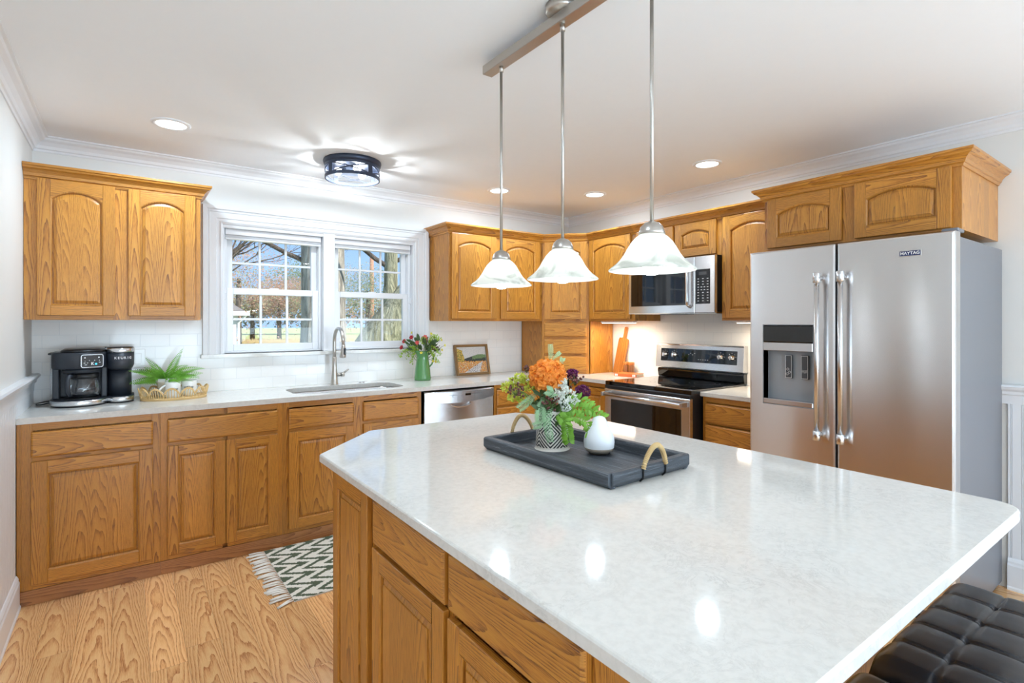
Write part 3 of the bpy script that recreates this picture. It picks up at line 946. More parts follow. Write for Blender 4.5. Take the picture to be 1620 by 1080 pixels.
for a, b, c, d in ((XL + .0005, RX0, RY0, RY1), (RX1, 3.104, RY0, RY1), (3.104, 3.6915, 2.905, RY1)):
    m.add([(a, c, z1), (b, c, z1), (b, d, z1), (a, d, z1)], [(0, 1, 2, 3)])
    m.add([(a, c, z0), (b, c, z0), (b, d, z0), (a, d, z0)], [(0, 3, 2, 1)])
for (p, q) in (((XL + .0005, RY0), (RX0, RY0)), ((RX1, RY0), (3.104, RY0)), ((3.104, RY0), (3.104, 2.905)), ((3.104, 2.905), (3.6915, 2.905)), ((XL + .0005, RY1), (XL + .0005, RY0)), ((3.6915, 2.905), (3.6915, RY1)), ((3.6915, RY1), (XL + .0005, RY1))):
    m.add([(*p, z0), (*q, z0), (*q, z1), (*p, z1)], [(0, 1, 2, 3)])
co = m.build('perimeter_countertop', QUARTZ, weld=True)
tag(co, 'white quartz counter along the window wall and around the corner to the range', 'countertop')
co = slab([(3.104, 1.652), (3.6915, 1.652), (3.6915, 2.118), (3.104, 2.118)], z0, z1, .003).build('side_countertop', QUARTZ)
tag(co, 'short white quartz counter between the range and the refrigerator', 'countertop')
# sink
sk = thing('kitchen_sink', 'stainless undermount sink in the counter below the window', 'sink', ((SX0 + SX1) / 2, (SY0 + SY1) / 2, .66))
hw, hd = (SX1 - SX0) / 2, (SY1 - SY0) / 2
def rl(d, z, r): return [(x, y, z) for x, y in rrect(-hw + d, hw - d, -hd + d, hd - d, r, 8)]
m = MB(); m.loft([rl(-.012, BT - .66, .11), rl(-.002, BT - .66, .10), rl(0, .21, .10), rl(.004, .03, .10), rl(.02, .006, .09), rl(.05, 0, .06)], True, False, True, smooth=True)
m.build('basin', STEEL_L, sk, solid=.001)
MB().lathe([(.045, .0015), (.045, .004), (.030, .004), (.028, .001)], 20).build('drain', CHROME, sk)

# added window-like frames around the side fill lights, the walls behind are solid
for n_, xw, yc_, sg in ((3, XL, -2.0, 1), (4, XR, -1.9, -1)):
    m = MB()
    for (y0, y1, z0, z1) in ((-.98, -.90, .78, 2.12), (.90, .98, .78, 2.12), (-.90, .90, .78, .80), (-.90, .90, 2.10, 2.12), (-.015, .015, .80, 2.10)):
        m.box(min(xw, xw + sg * .022), max(xw, xw + sg * .022), yc_ + y0, yc_ + y1, z0, z1)
    struct(m.build('window_%d' % n_, TRIM, bevel=.003))

m = MB()  # rear frame added to edge the fill light, no opening in the wall
for (x0, x1, z0, z1) in ((-.26, -.17, .11, 2.39), (3.43, 3.52, .11, 2.39), (-.17, 3.43, .11, .20), (-.17, 3.43, 2.30, 2.39), (1.0, 1.05, .2, 2.3), (2.2, 2.25, .2, 2.3)):
    m.box(x0, x1, YR, YR + .03, z0, z1)
struct(m.build('window_5', TRIM, bevel=.003), 'added white frame around the rear fill light, behind the camera')
# ================================================================= APPLIANCES
def rect(x0, x1, y, z0, z1, d=0): return [(x0 + d, y, z0 + d), (x1 - d, y, z0 + d), (x1 - d, y, z1 - d), (x0 + d, y, z1 - d)]
# refrigerator
fr = thing('refrigerator', 'large stainless side by side refrigerator with a water dispenser and two bar handles', 'refrigerator', (2.885, 1.645, 0), RW)
FW = .929
MB().box(.004, FW - .004, .078, .795, .03, 1.755).build('body', FRSIDE, fr, bevel=.004)
MB().box(.02, FW - .02, .10, .76, .001, .03).build('base', BLACK, fr)
MB().box(.03, FW - .03, .082, .1, .004, .075).build('toe_grille', BLACK, fr)
def fdoor(x0, x1, hole=None):
    m = MB(); z0, z1 = .085, 1.772
    L = [rect(x0, x1, .072, z0, z1), rect(x0, x1, .010, z0, z1), rect(x0, x1, .003, z0, z1, .003), rect(x0, x1, 0, z0, z1, .010)]
    if hole:
        L += [rect(hole[0], hole[1], 0, hole[2], hole[3]), rect(hole[0], hole[1], .052, hole[2], hole[3])]
    m.loft(L, True, True, True)
    return m.build('door', STEEL, fr)
H0 = (.082, .348, .928, 1.362)
d1 = fdoor(0, .453, H0); d2 = fdoor(.461, FW)
MB().box(.452, .462, .03, .07, .1, 1.765).build('gasket', BLACK, fr)
MB().box(FW - .06, FW + .001, .045, .13, 1.7725, 1.790).build('hinge_cover', FRSIDE, fr, bevel=.004)
def fhandle(x, par):
    o = MB().tube([(x, -.052, .80), (x, -.052, 1.60)], .0118, 20).build('handle', STEEL_L, par)
    for a, b in ((.778, .826), (1.576, 1.628)):
        m = MB().tube([(x, -.052, a), (x, -.052, b)], .0175, 20)
        m.tube([(x, -.052, (a + b) / 2), (x, .0, (a + b) / 2)], .012, 14)
        m.build('handle_bracket', STEEL_L, o, bevel=.002)
fhandle(.386, d1); fhandle(.496, d2)
# dispenser
dp = MB(); hx0, hx1, hz0, hz1 = H0
dp.loft([rect(hx0 - .003, hx1 + .003, .0, hz0 - .003, hz1 + .003), rect(hx0 - .003, hx1 + .003, -.003, hz0 - .003, hz1 + .003), rect(hx0, hx1, -.003, hz0, hz1), rect(hx0, hx1, .05, hz0, hz1)], True, False, True)
dpo = dp.build('dispenser', DISPG, d1)
MB().box(hx0 + .001, hx1 - .001, -.006, .048, 1.268, 1.358).build('display', BLACKG, dpo, bevel=.004, seg=2)
MB().box(hx0 + .001, hx1 - .001, -.008, .048, 1.222, 1.266).build('control_strip', STEEL_L, dpo, bevel=.002)
MB().box(hx0 + .001, hx1 - .001, -.006, .048, .930, .956).build('drip_tray', STEEL_L, dpo, bevel=.003)
for i, xx in enumerate((.205, .290)):
    p = MB().box(xx - .020, xx + .020, .030, .042, 1.072, 1.200).build('dispenser_paddle', DKGREY, dpo, bevel=.004, seg=2)
    m = MB()
    for (a, b, c, d) in ((xx - .017, xx + .017, 1.195, 1.197), (xx - .017, xx + .017, 1.075, 1.077), (xx - .017, xx - .0155, 1.075, 1.197), (xx + .0155, xx + .017, 1.075, 1.197)):
        m.box(a, b, .0285, .030, c, d)
    if i == 0:
        for cx, cz in ((xx - .003, 1.122), (xx + .006, 1.106), (xx - .006, 1.096)):
            for k in range(4):
                a0 = k * PI / 2; a1 = a0 + PI / 2; r = .0075
                m.tube([(cx + r * math.cos(a0), .029, cz + r * math.sin(a0)), (cx + r * math.cos(a1), .029, cz + r * math.sin(a1))], .0008, 5)
    else:
        for k in range(3):
            m.tube([(xx - .013 + .0026 * j, .029, 1.108 + k * .006 + .0015 * math.sin(j * .9)) for j in range(11)], .0008, 5)
    m.build('icon', WHITEP, p)
bd = MB().box(.725, .810, -.003, .001, 1.676, 1.704).build('badge', CHROME, d2, bevel=.001)
MB().box(.728, .807, -.0036, -.002, 1.679, 1.701).build('badge_plate', NAVY, bd)
text('badge_lettering', 'MAYTAG', .0185, WHITEP, bd, (.7675, -.0045, 1.690), (PI / 2, 0, 0), bold=.0004)

# microwave
mw = thing('microwave', 'stainless over the range microwave with dark glass door, hung under the short cabinet', 'microwave', (3.28, 2.896, 0), RW)
MWW = .772
MB().box(.003, MWW - .003, .030, .405, 1.452, 1.848).build('body', BLACK, mw)
MB().box(.02, MWW - .02, .05, .40, 1.440, 1.452).build('vent_panel', STEEL_L, mw)
MB().box(.26, .52, .06, .13, 1.4365, 1.441).build('vent_filter', BLACK, mw)
m = MB(); m.loft([rect(0, .611, .030, 1.445, 1.846), rect(0, .611, .003, 1.445, 1.846), rect(0, .611, 0, 1.445, 1.846, .003)], True, True, True)
dr = m.build('door', STEEL, mw)
MB().loft([rect(.027, .560, .0, 1.503, 1.755), rect(.027, .560, -.002, 1.503, 1.755, .001)], True, True, True).build('window_glass', BLACKG, dr, bevel=.001)
m = MB().tube([(.575, -.001, 1.49), (.575, -.032, 1.505), (.575, -.036, 1.53), (.575, -.036, 1.745), (.575, -.032, 1.77), (.575, -.001, 1.785)], .0125, 16)
m.build('handle', CHROME, dr)
m = MB(); m.loft([rect(.613, MWW, .030, 1.445, 1.846), rect(.613, MWW, .003, 1.445, 1.846), rect(.613, MWW, 0, 1.445, 1.846, .003)], True, True, True)
cpn = m.build('control_side', STEEL, mw)
cp_ = MB().box(.622, .738, -.002, .001, 1.508, 1.752).build('control_panel', BLACKG, cpn, bevel=.002)
m = MB()
for r_ in range(9):
    for c_ in range(4 if r_ in (3, 4) else 3):
        nx = 4 if r_ in (3, 4) else 3
        xx = .645 + c_ * (.075 / (nx - 1)); zz = 1.685 - r_ * .0195
        m.box(xx - .006, xx + .006, -.0026, -.0019, zz - .0022, zz + .0022)
m.build('key_legend', WHITEP, cp_)
MB().box(.650, .712, -.0028, -.0019, 1.712, 1.735).build('clock_display', DKGREY, cp_)

# range
rg = thing('electric_range', 'stainless and black glass electric range with rear control panel and knobs', 'range', (3.0, 2.893, 0), RW)
RGW = .772
MB().box(.004, RGW - .004, .03, .655, .02, .895).build('body', BLACK, rg)
MB().box(.0, RGW, .010, .66, .897, .927).build('cooktop', BLACKG, rg, bevel=.004, seg=2)
m = MB()
def ringmark(m, cx, cy, r):
    m.loft([[(cx + rr * math.cos(2 * PI * k / 40), cy + rr * math.sin(2 * PI * k / 40), .9275) for k in range(40)] for rr in (r - .0015, r)], True)
for cx, cy, r in ((.20, .19, .11), (.20, .19, .075), (.57, .19, .085), (.20, .46, .075), (.57, .46, .11), (.57, .46, .075)): ringmark(m, cx, cy, r)
m.build('burner_rings', DKGREY, rg)
MB().box(.002, RGW - .002, .002, .03, .872, .896).build('front_rail', BLACK, rg, bevel=.003)
m = MB(); m.loft([rect(.002, RGW - .002, .03, .285, .868), rect(.002, RGW - .002, .003, .285, .868), rect(.002, RGW - .002, 0, .285, .868, .004)], True, True, True)
od = m.build('oven_door', STEEL_L, rg)
MB().loft([rect(.068, .704, .0, .36, .794), rect(.068, .704, -.002, .36, .794, .002)], True, True, True).build('oven_window', BLACKG, od)
m = MB().tube([(.03, -.048, .833), (RGW - .03, -.048, .833)], .0125, 18)
ho = m.build('handle', STEEL_L, od)
for xx in (.030, RGW - .030):
    m = MB().loft([[(xx - .012, .0, .815), (xx + .012, .0, .815), (xx + .012, .0, .851), (xx - .012, .0, .851)], [(xx - .010, -.062, .819), (xx + .010, -.062, .819), (xx + .010, -.062, .847), (xx - .010, -.062, .847)]], True, True, True)
    m.build('handle_bracket', NICKEL, ho, bevel=.003, seg=2)
m = MB(); m.loft([rect(.002, RGW - .002, .03, .085, .278), rect(.002, RGW - .002, .003, .085, .278), rect(.002, RGW - .002, 0, .085, .278, .004)], True, True, True)
m.build('storage_drawer', STEEL_L, rg)
MB().box(.03, RGW - .03, .05, .6, .001, .08).build('toe_panel', BLACK, rg)
# backguard (profile swept along x)
pr = [(.655, .928), (.648, .935), (.640, .985), (.646, 1.000), (.625, 1.012), (.640, 1.198), (.650, 1.203), (.690, 1.203), (.690, .928)]
m = MB(); m.loft([[(.0, y, z) for y, z in pr[:4] + [(.690, 1.000), (.690, .928)]], [(RGW, y, z) for y, z in pr[:4] + [(.690, 1.0), (.690, .928)]]], True, True, True)
m.build('splash_panel', BLACKG, rg, bevel=.002)
m = MB(); m.loft([[(x, y, z) for y, z in [(.690, 1.004), (.622, 1.010), (.637, 1.192), (.645, 1.203), (.690, 1.203)]] for x in (-.006, RGW + .006)], True, True, True)
bg = m.build('control_panel', STEEL, rg, bevel=.003, seg=2)
def onbg(z, o=0): return .622 + (z - 1.010) * (.015 / .182) - o
m = MB(); m.loft([[(.045, onbg(1.062, .0015), 1.062), (.727, onbg(1.062, .0015), 1.062), (.727, onbg(1.165, .0015), 1.165), (.045, onbg(1.165, .0015), 1.165)], [(.045, onbg(1.062, -.004), 1.062), (.727, onbg(1.062, -.004), 1.062), (.727, onbg(1.165, -.004), 1.165), (.045, onbg(1.165, -.004), 1.165)]], True, True, True)
bz = m.build('display_glass', BLACKG, bg)
m = MB()
for k in range(4): m.box(.31 + k * .018, .318 + k * .018, onbg(1.11) - .0024, onbg(1.11) - .001, 1.12 + .012 * (k % 2), 1.123 + .012 * (k % 2))
for k in range(5): m.box(.40 + k * .02, .409 + k * .02, onbg(1.09) - .0024, onbg(1.09) - .001, 1.085, 1.088)
for kx in (.087, .180, .594, .687):
    for k in range(7):
        a = PI * (1.25 - 1.5 * k / 6); m.box(kx + .030 * math.cos(a) - .0015, kx + .030 * math.cos(a) + .0015, onbg(1.115) - .003, onbg(1.115) - .001, 1.118 + .030 * math.sin(a) - .0015, 1.118 + .030 * math.sin(a) + .0015)
m.build('key_legend', WHITEP, bz)
for kx in (.087, .180, .594, .687):
    yb = onbg(1.115, .0015)
    kn = MB(Matrix.Translation((kx, yb, 1.115)) @ Matrix.Rotation(PI / 2, 4, 'X')).lathe([(.021, 0), (.021, .006), (.018, .008), (.0165, .026), (.013, .028)], 24).build('knob', CHROME, bg)
    MB().box(kx - .0035, kx + .0035, yb - .035, yb - .027, 1.099, 1.131).build('knob_grip', CHROME, kn, bevel=.001)

# dishwasher
dw = thing('dishwasher', 'stainless dishwasher right of the sink cabinet, with curved control strip', 'dishwasher', (1.738, 3.448, 0))
DW = .600
MB().box(.002, DW - .002, .03, .57, .02, .868).build('body', BLACK, dw)
MB().box(.01, DW - .01, .03, .06, .003, .10).build('toe_panel', BLACK, dw)
m = MB(); m.loft([rect(0, DW, .03, .105, .812), rect(0, DW, .003, .105, .812), rect(0, DW, 0, .105, .812, .003)], True, True, True)
dd = m.build('door', STEEL, dw)
m = MB()
for k in range(16):
    a, b = k / 16, (k + 1) / 16
    def zl(u): return .806 - .028 * (1 - (2 * u - 1) ** 2)
    def yf_(u): return -.006 - .012 * (1 - (2 * u - 1) ** 2)
    pts = []
    for u in (a, b): pts.append([(u * DW, .03, zl(u)), (u * DW, yf_(u), zl(u)), (u * DW, yf_(u) + .002, .862), (u * DW, .004, .872), (u * DW, .03, .872)])
    m.loft(pts, True, k == 0, k == 15, smooth=False)
cs_ = m.build('control_strip', STEEL_L, dw, weld=True)
MB().box(.335, .380, -.0195, -.015, .828, .843).build('display', BLACKG, cs_)
m = MB()
for k in range(12):
    xx = .20 + k * .0115 if k < 6 else .39 + (k - 6) * .019
    m.box(xx - .002, xx + .002, -.0185 if .15 < xx < .45 else -.016, -.012, .835, .839)
for xx in (.225, .305): m.lathe([(.005, 0), (.005, .003)], 12, (xx, -.016, .826))
m.build('buttons', DKGREY, cs_)
m = MB(); hp = []
for k in range(21):
    u = -1 + 2 * k / 20; hp.append((.30 + .085 * u, -.024 if abs(u) < .9 else -.006, .776 - .030 * math.sqrt(max(0, 1 - u * u))))
m.loft([[(x, y, z) for x, y, z in hp], [(x, y + .003, z - .004) for x, y, z in hp], [(x, .0, z - .006) for x, y, z in hp], [(x, .0, z + .002) for x, y, z in hp]], False)
m.loft([[(x, y, z) for x, y, z in hp], [(x, .0, z + .006) for x, y, z in hp]], False)
m.build('pocket_handle', CHROME, dd, solid=.002)

# ================================================================= LIGHT FITTINGS
can_lab = {0: 'recessed ceiling light above the coffee maker corner', 1: 'recessed ceiling light in front of the cabinets right of the window', 2: 'recessed ceiling light in front of the diagonal corner cabinet',
           3: 'recessed ceiling light in front of the microwave and refrigerator', 4: 'recessed ceiling light over the aisle left of the island', 5: 'recessed ceiling light beside the bar stools', 6: 'recessed ceiling light behind the island end, left', 7: 'recessed ceiling light behind the island end, right'}
for i, (cx, cy) in enumerate(CANS):
    c = thing('recessed_light', can_lab[i], 'ceiling light', (cx, cy, ZC), 0, 'recessed ceiling lights')
    MB().lathe([(.070, -.003), (.072, -.008), (.086, -.007), (.092, -.003), (.093, -.0005)], 40, cap0=False, cap1=False).build('trim_ring', TRIM, c)
    MB().lathe([(.0705, -.004), (.05, -.0045), (.01, -.0045)], 32, cap0=False).build('lens', LENS, c)

# drum flush light
dl = thing('drum_ceiling_light', 'round dark metal cage ceiling light with clear bulbs near the window', 'ceiling light', (1.215, 3.45, ZC))
MB().lathe([(.01, -.001), (.182, -.001), (.185, -.010), (.180, -.030), (.172, -.034), (.01, -.034)], 48, cap0=True).build('canopy', IRON, dl)
m = MB()
def ringm(z0, z1, r0, r1, n=64):
    m.lathe([(r0, z0), (r1, z0), (r1, z1), (r0, z1), (r0, z0)], n, cap0=False, cap1=False, smooth=False)
ringm(-.050, -.034, .168, .174); ringm(-.122, -.104, .168, .174)
for k in range(4):
    a0 = k * PI / 2 + .35
    w = .20
    for (za, zb_) in ((-.050, -.104), (-.104, -.050)):
        m.tube([(.171 * math.cos(a0 + w / 2 + (PI / 2 - w) * j / 10), .171 * math.sin(a0 + w / 2 + (PI / 2 - w) * j / 10), za + (zb_ - za) * j / 10) for j in range(11)], .0032, 6)
    l0 = []; l1 = []
    for j in range(5):
        a = a0 - w / 2 + w * j / 4
        l0.append((.1735 * math.cos(a), .1735 * math.sin(a), -.034)); l1.append((.1735 * math.cos(a), .1735 * math.sin(a), -.106))
    m.loft([l0, l1], False)
m.build('cage', IRON, dl, solid=.002)
MB().lathe([(.165, -.120), (.10, -.1235), (.005, -.124)], 48, cap0=False).build('glass_panel', GLASS, dl)
for k in range(3):
    a = k * 2 * PI / 3 + .5
    bx, by = .075 * math.cos(a), .075 * math.sin(a)
    so = MB().tube([(bx * .55, by * .55, -.055), (bx * .85, by * .85, -.060)], .014, 12).build('socket', IRON, dl)
    MB().ball((bx * 1.25, by * 1.25, -.066), .026, 14, 10).build('bulb', BULB, so)
    link_light('bulb_lamp', 'POINT', (1.215 + bx * 1.25, 3.45 + by * 1.25, ZC - .098), 6.2, (.88, .95, 1), shadow_soft_size=.012)

# pendant fixture
PX = 1.19
pf = thing('pendant_light', 'brushed nickel bar pendant with three white bell glass shades over the island', 'pendant light', (PX, 1.34, ZC))
MB().lathe([(.058, -.0005), (.058, -.020), (.052, -.028), (.01, -.029)], 40).build('canopy', NICKEL, pf)
MB().box(-.023, .023, -.47, .46, -.064, -.028).build('bar', NICKEL, pf, bevel=.002)
MB().lathe([(.004, 0), (.004, .004)], 10, (0, .455, -.05)).build('screw', NICKEL, pf)
for k, dy in enumerate((.36, 0, -.374)):
    rod = MB().tube([(0, dy, -.080), (0, dy, -.786)], .0055, 12).tube([(0, dy, -.062), (0, dy, -.086)], .0085, 14).build('rod', NICKEL, pf)
    cap = MB().lathe([(.006, .0385), (.009, .036), (.020, .032), (.030, .022), (.0355, .008), (.037, 0), (.034, -.001)], 28, (0, dy, -.820)).build('socket_cap', NICKEL, rod)
    z0 = -.922  # rim
    out = [(.119, 0), (.120, .003), (.112, .010), (.100, .019), (.088, .031), (.077, .046), (.067, .064), (.057, .080), (.046, .092), (.036, .100), (.034, .103)]
    inn = [(r_ - .004, z_ - .001) for r_, z_ in reversed(out[1:])]
    MB().lathe(out + inn + [(.116, -.0005), (.119, 0)], 48, (0, dy, z0), cap0=False, cap1=False).build('glass_shade', ALAB, rod)
    MB().lathe([(.004, -.012), (.016, -.010), (.026, .002), (.029, .016), (.024, .034), (.014, .050), (.013, .075), (.004, .076)], 20, (0, dy, z0)).build('bulb', PBULB, rod)

# under cabinet lights
for lab, x, y, L, rz_ in (('slim lit bar light under the wall cabinet above the cutting board', 3.45, 3.16, .38, 0), ('slim lit bar light under the wall cabinet beside the refrigerator', 3.45, 1.88, .36, 0)):
    u = thing('under_cabinet_light', lab, 'under cabinet light', (x, y, UB), 0, 'under cabinet lights')
    MB().box(-.022, .022, -L / 2, L / 2, -.016, -.0005).build('housing', VINYL, u, bevel=.002)
    MB().box(-.017, .017, -L / 2 + .01, L / 2 - .01, -.0185, -.0155).build('diffuser', LEDW, u)
    link_light('led_bar_lamp', 'AREA', (x, y, UB - .021), 2.8, (1, .86, .68), shape='RECTANGLE', size=.03, size_y=L - .03)

# ================================================================= FAUCET AND COUNTER THINGS
fa = thing('kitchen_faucet', 'tall brushed nickel gooseneck faucet behind the sink', 'faucet', (1.262, 3.975, CT))
MB().lathe([(.030, .0), (.030, .004), (.027, .010), (.0215, .06), (.0175, .12), (.0155, .20), (.0165, .203), (.0145, .207)], 28).build('base', NICKEL, fa)
pts = [(0, 0, .205), (0, 0, .25), (0, 0, .315)] + [(0, -.098 + .098 * math.cos(a), .322 + .098 * math.sin(a)) for a in [PI * j / 16 for j in range(1, 15)]]
pts += [(0, -.200, .300)]
MB().tube(pts, .0125, 18).build('spout', NICKEL, fa)
hd_ = MB(Matrix.Translation((0, -.200, .300)) @ Matrix.Rotation(math.radians(9), 4, 'X')).lathe([(.0125, .004), (.0135, -.002), (.015, -.03), (.022, -.082), (.022, -.088), (.018, -.090)], 24).build('spray_head', NICKEL, fa)
MB(Matrix.Translation((.006, -.214, .270))).box(-.006, .006, -.010, .0, -.038, .010).build('spray_button', BLACK, hd_, bevel=.002)
hb = MB().tube([(.012, 0, .072), (.052, 0, .072)], .0135, 16).tube([(.052, 0, .072), (.072, 0, .072)], .0165, 16).build('valve_body', NICKEL, fa)
MB().tube([(.064, 0, .078), (.085, -.004, .096), (.105, -.008, .112)], [.008, .007, .006], 12).build('lever', NICKEL, hb)
sb = thing('sink_air_button', 'small round metal button on the counter behind the sink', 'button', (1.475, 3.985, CT))
MB().lathe([(.024, 0), (.024, .004), (.018, .008), (.004, .0085)], 24).build('button_cap', CHROME, sb)

# coffee maker
cm = thing('coffee_maker', 'black dual coffee maker with glass carafe on the counter at the left wall', 'coffee maker', (-.195, 3.86, CT))
def dshape(cx, cy, rx, ry, back, n=44):
    p = [(cx + rx * math.cos(PI + PI * k / n), cy + ry * math.sin(PI + PI * k / n)) for k in range(n + 1)]
    return p + [(cx + rx, back), (cx - rx, back)]
def dl_(cx, cy, rx, ry, back, zs):
    return [[(x, y, z) for x, y in dshape(cx, cy, rx - d, ry - d, back - d)] for d, z in zs]
# bases
m = MB(); m.loft(dl_(-.012, -.02, .128, .135, .145, [(.006, 0), (.004, .006), (.004, .0095)]), True, True, True); m.loft(dl_(.172, -.01, .070, .078, .13, [(.006, 0), (.004, .006), (.004, .0095)]), True, True, True)
m.build('foot', BLACK, cm)
m = MB(); m.loft(dl_(-.012, -.02, .128, .135, .145, [(.001, .010), (0, .014), (0, .030), (.003, .034)]), True, False, False, smooth=True); m.loft(dl_(.172, -.01, .070, .078, .13, [(.001, .010), (0, .014), (0, .030), (.003, .034)]), True, False, False, smooth=True)
m.build('base_trim', STEEL_L, cm)
m = MB(); m.loft(dl_(-.012, -.02, .125, .132, .142, [(.0, .032), (.002, .036), (.03, .037)]), True, True, True); m.loft(dl_(.172, -.01, .067, .075, .127, [(.0, .032), (.002, .036), (.01, .037)]), True, True, True)
m.build('base_deck', NAVYB, cm)
MB().lathe([(.082, .037), (.080, .044), (.05, .045)], 36, (.0, -.035, 0)).build('hot_plate', BLACK, cm)
# main body: back column, side walls, head
MB().box(-.128, .104, .055, .140, .037, .235).box(-.128, -.098, -.03, .056, .037, .235).box(.084, .112, -.03, .13, .037, .235).build('column', NAVYB, cm, bevel=.006, seg=2)
m = MB(); m.loft(dl_(-.010, -.02, .122, .120, .142, [(.004, .206), (0, .212), (0, .290), (.004, .296)]), True, True, True, smooth=True); hdm = m.build('brew_head', NAVYB, cm)
MB().loft(dl_(.004, -.02, .098, .095, .13, [(0, .296), (.0, .304), (.010, .312), (.03, .316)]), True, True, True, smooth=True).build('lid', BLACK, cm)
MB().lathe([(.084, .182), (.088, .206)], 32, (0, -.035, 0)).build('filter_basket', NAVYB, cm)
MB().box(-.150, -.112, .02, .135, .281, .292).build('reservoir_lid', BLACK, cm, bevel=.003)
MB().box(-.142, -.129, .03, .13, .05, .281).build('water_reservoir', CARAFE, cm)
# pod side
m = MB(); m.lathe([(.0595, .037), (.0595, .2)], 32, (.168, .03, 0), sy=1.0); m.build('pod_column', NAVYB, cm)
m = MB(); m.lathe([(.045, .190), (.058, .196), (.066, .215), (.0675, .290)], 40, (.172, -.015, 0)); pod = m.build('pod_head', NAVYB, cm)
m = MB(); m.lathe([(.069, .290), (.070, .296), (.070, .312), (.066, .316)], 40, (.172, -.015, 0)); m.build('pod_trim', STEEL_L, cm)
MB().lathe([(.066, .316), (.06, .320), (.01, .3215)], 40, (.172, -.015, 0)).box(.10, .17, .02, .10, .29, .318).build('pod_lid', BLACK, cm)
# carafe
m = MB(); m.lathe([(.060, .046), (.072, .052), (.079, .075), (.078, .105), (.068, .140), (.062, .158)], 36, (.008, -.045, 0)); cf = m.build('carafe', CARAFE, cm)
MB().lathe([(.064, .152), (.067, .160), (.066, .176), (.03, .182)], 36, (.008, -.045, 0)).build('carafe_lid', BLACK, cf)
MB().tube([(-.028, -.098, .166), (-.050, -.140, .170), (-.054, -.150, .150), (-.052, -.148, .090), (-.044, -.135, .062)], [.011, .012, .012, .011, .009], 8).build('carafe_handle', NAVYB, cf)
MB().loft([[(-.066 + .001 * q, -.050 - .03 * q, z) for q in (0, 1)] for z in (.05, .12)], False).build('level_scale', CARAFE, cf)
# control panel on the front, facing the room
PM = Matrix.Translation((.048, -.135, .250)) @ Matrix.Rotation(math.radians(22), 4, 'Z')
def pmb(): return MB(PM)
MX = Matrix(((1, 0, 0, 0), (0, 0, -1, 0), (0, 1, 0, 0), (0, 0, 0, 1)))
m = MB(PM @ MX); m.loft([[(x, y, h) for x, y in rrect(-.052, .052, -.036, .036, .012)] for h in (-.02, .004)], True, True, True); cpm = m.build('control_panel', CHROME, cm)
m = MB(PM @ MX); m.loft([[(x, y, h) for x, y in rrect(-.049, .049, -.033, .033, .010)] for h in (.0, .005)], True, True, True); m.build('panel_face', BLACKG, cpm)
m = pmb()
for xx, zz, w_, h_ in ((-.034, .019, .005, .005), (.030, .019, .005, .005), (-.034, .001, .002, .002), (-.014, .003, .002, .002), (.010, .003, .003, .002), (.032, .002, .002, .002), (-.036, -.010, .005, .003), (-.022, -.010, .003, .003), (-.030, -.020, .008, .002), (.034, -.009, .006, .002)):
    m.box(xx - w_ * .7, xx + w_ * .7, -.0062, -.0048, zz - h_ * .6, zz + h_ * .6)
m.build('key_legend', WHITEP, cpm)
pmb().box(.012, .022, -.0064, -.0048, -.022, -.012).build('brew_button', BLUELED, cpm, bevel=.003, seg=2)
kx = PM @ Vector((0, -.0058, -.015))
text('panel_letter', 'K', .020, WHITEP, cpm, kx, (PI / 2, 0, math.radians(22)), bold=.0008)
# pod lettering curved round the pod head
m = MB()
for i, ch in enumerate('KEURIG'):
    a = math.radians(-90 + (i - 1.4) * 12.5)
    glyphs(m, ch, .019, TR((.172 + .0682 * math.cos(a), -.015 + .0682 * math.sin(a), .258), (PI / 2, 0, a + PI / 2)), bold=.0003)
m.build('pod_lettering', WHITEP, pod)
cd = MB(); cd.tube([(-.125, .12, .012), (-.155, .10, .006), (-.185, .06, .004), (-.20, .05, .006), (-.205, .09, .010), (-.17, .14, .012), (-.13, .155, .012)], .0032, 8)
cd.build('power_cord', BLACK, cm)

# wall switch plate
ol = thing('wall_switch', 'white switch plate on the tiles between coffee maker and fern', 'switch', (.066, YB - .008, 1.15))
MB().box(-.037, .037, -.006, 0, -.060, .060).build('plate', SWITCHP, ol, bevel=.002)
MB().box(-.017, .017, -.010, -.005, -.034, .034).build('rocker', SWITCHP, ol, bevel=.002)

# rattan tray with mugs and fern
TX, TY = .243, 3.825
rt_ = thing('rattan_tray', 'pale rattan oval tray with a scalloped rim on the counter', 'tray', (TX, TY, CT))
ex, ey = .170, .118
MB().lathe([(ex, 0), (ex + .003, .004), (ex, .010), (ex - .01, .010), (.01, .010)], 48, sy=ey / ex).build('tray_base', RATTAN, rt_)
m = MB(); NA_ = 13
def ept(a, z, k=1.0): return (ex * k * math.cos(a), ey * k * math.sin(a), z)
for k in range(NA_):
    a0 = 2 * PI * k / NA_; a1 = 2 * PI * (k + 1) / NA_
    arch_ = [ept(a0 + (a1 - a0) * j / 12, .028 + .040 * math.sin(PI * j / 12) ** .7, 1.02 + .05 * math.sin(PI * j / 12)) for j in range(13)]
    m.tube(arch_, .0032, 6); m.tube([(x, y, z + .006) for x, y, z in arch_], .0028, 6)
    for j in (2, 4, 6, 8, 10):
        a = a0 + (a1 - a0) * j / 12; m.tube([ept(a, .008, .985), arch_[j]], .0022, 5)
    m.tube([ept(a0, .008, .985), ept(a0, .032, 1.02)], .003, 5)
m.tube([ept(2 * PI * j / 48, .012, 1.0) for j in range(49)], .004, 6)
m.build('scalloped_rim', RATTAN, rt_)
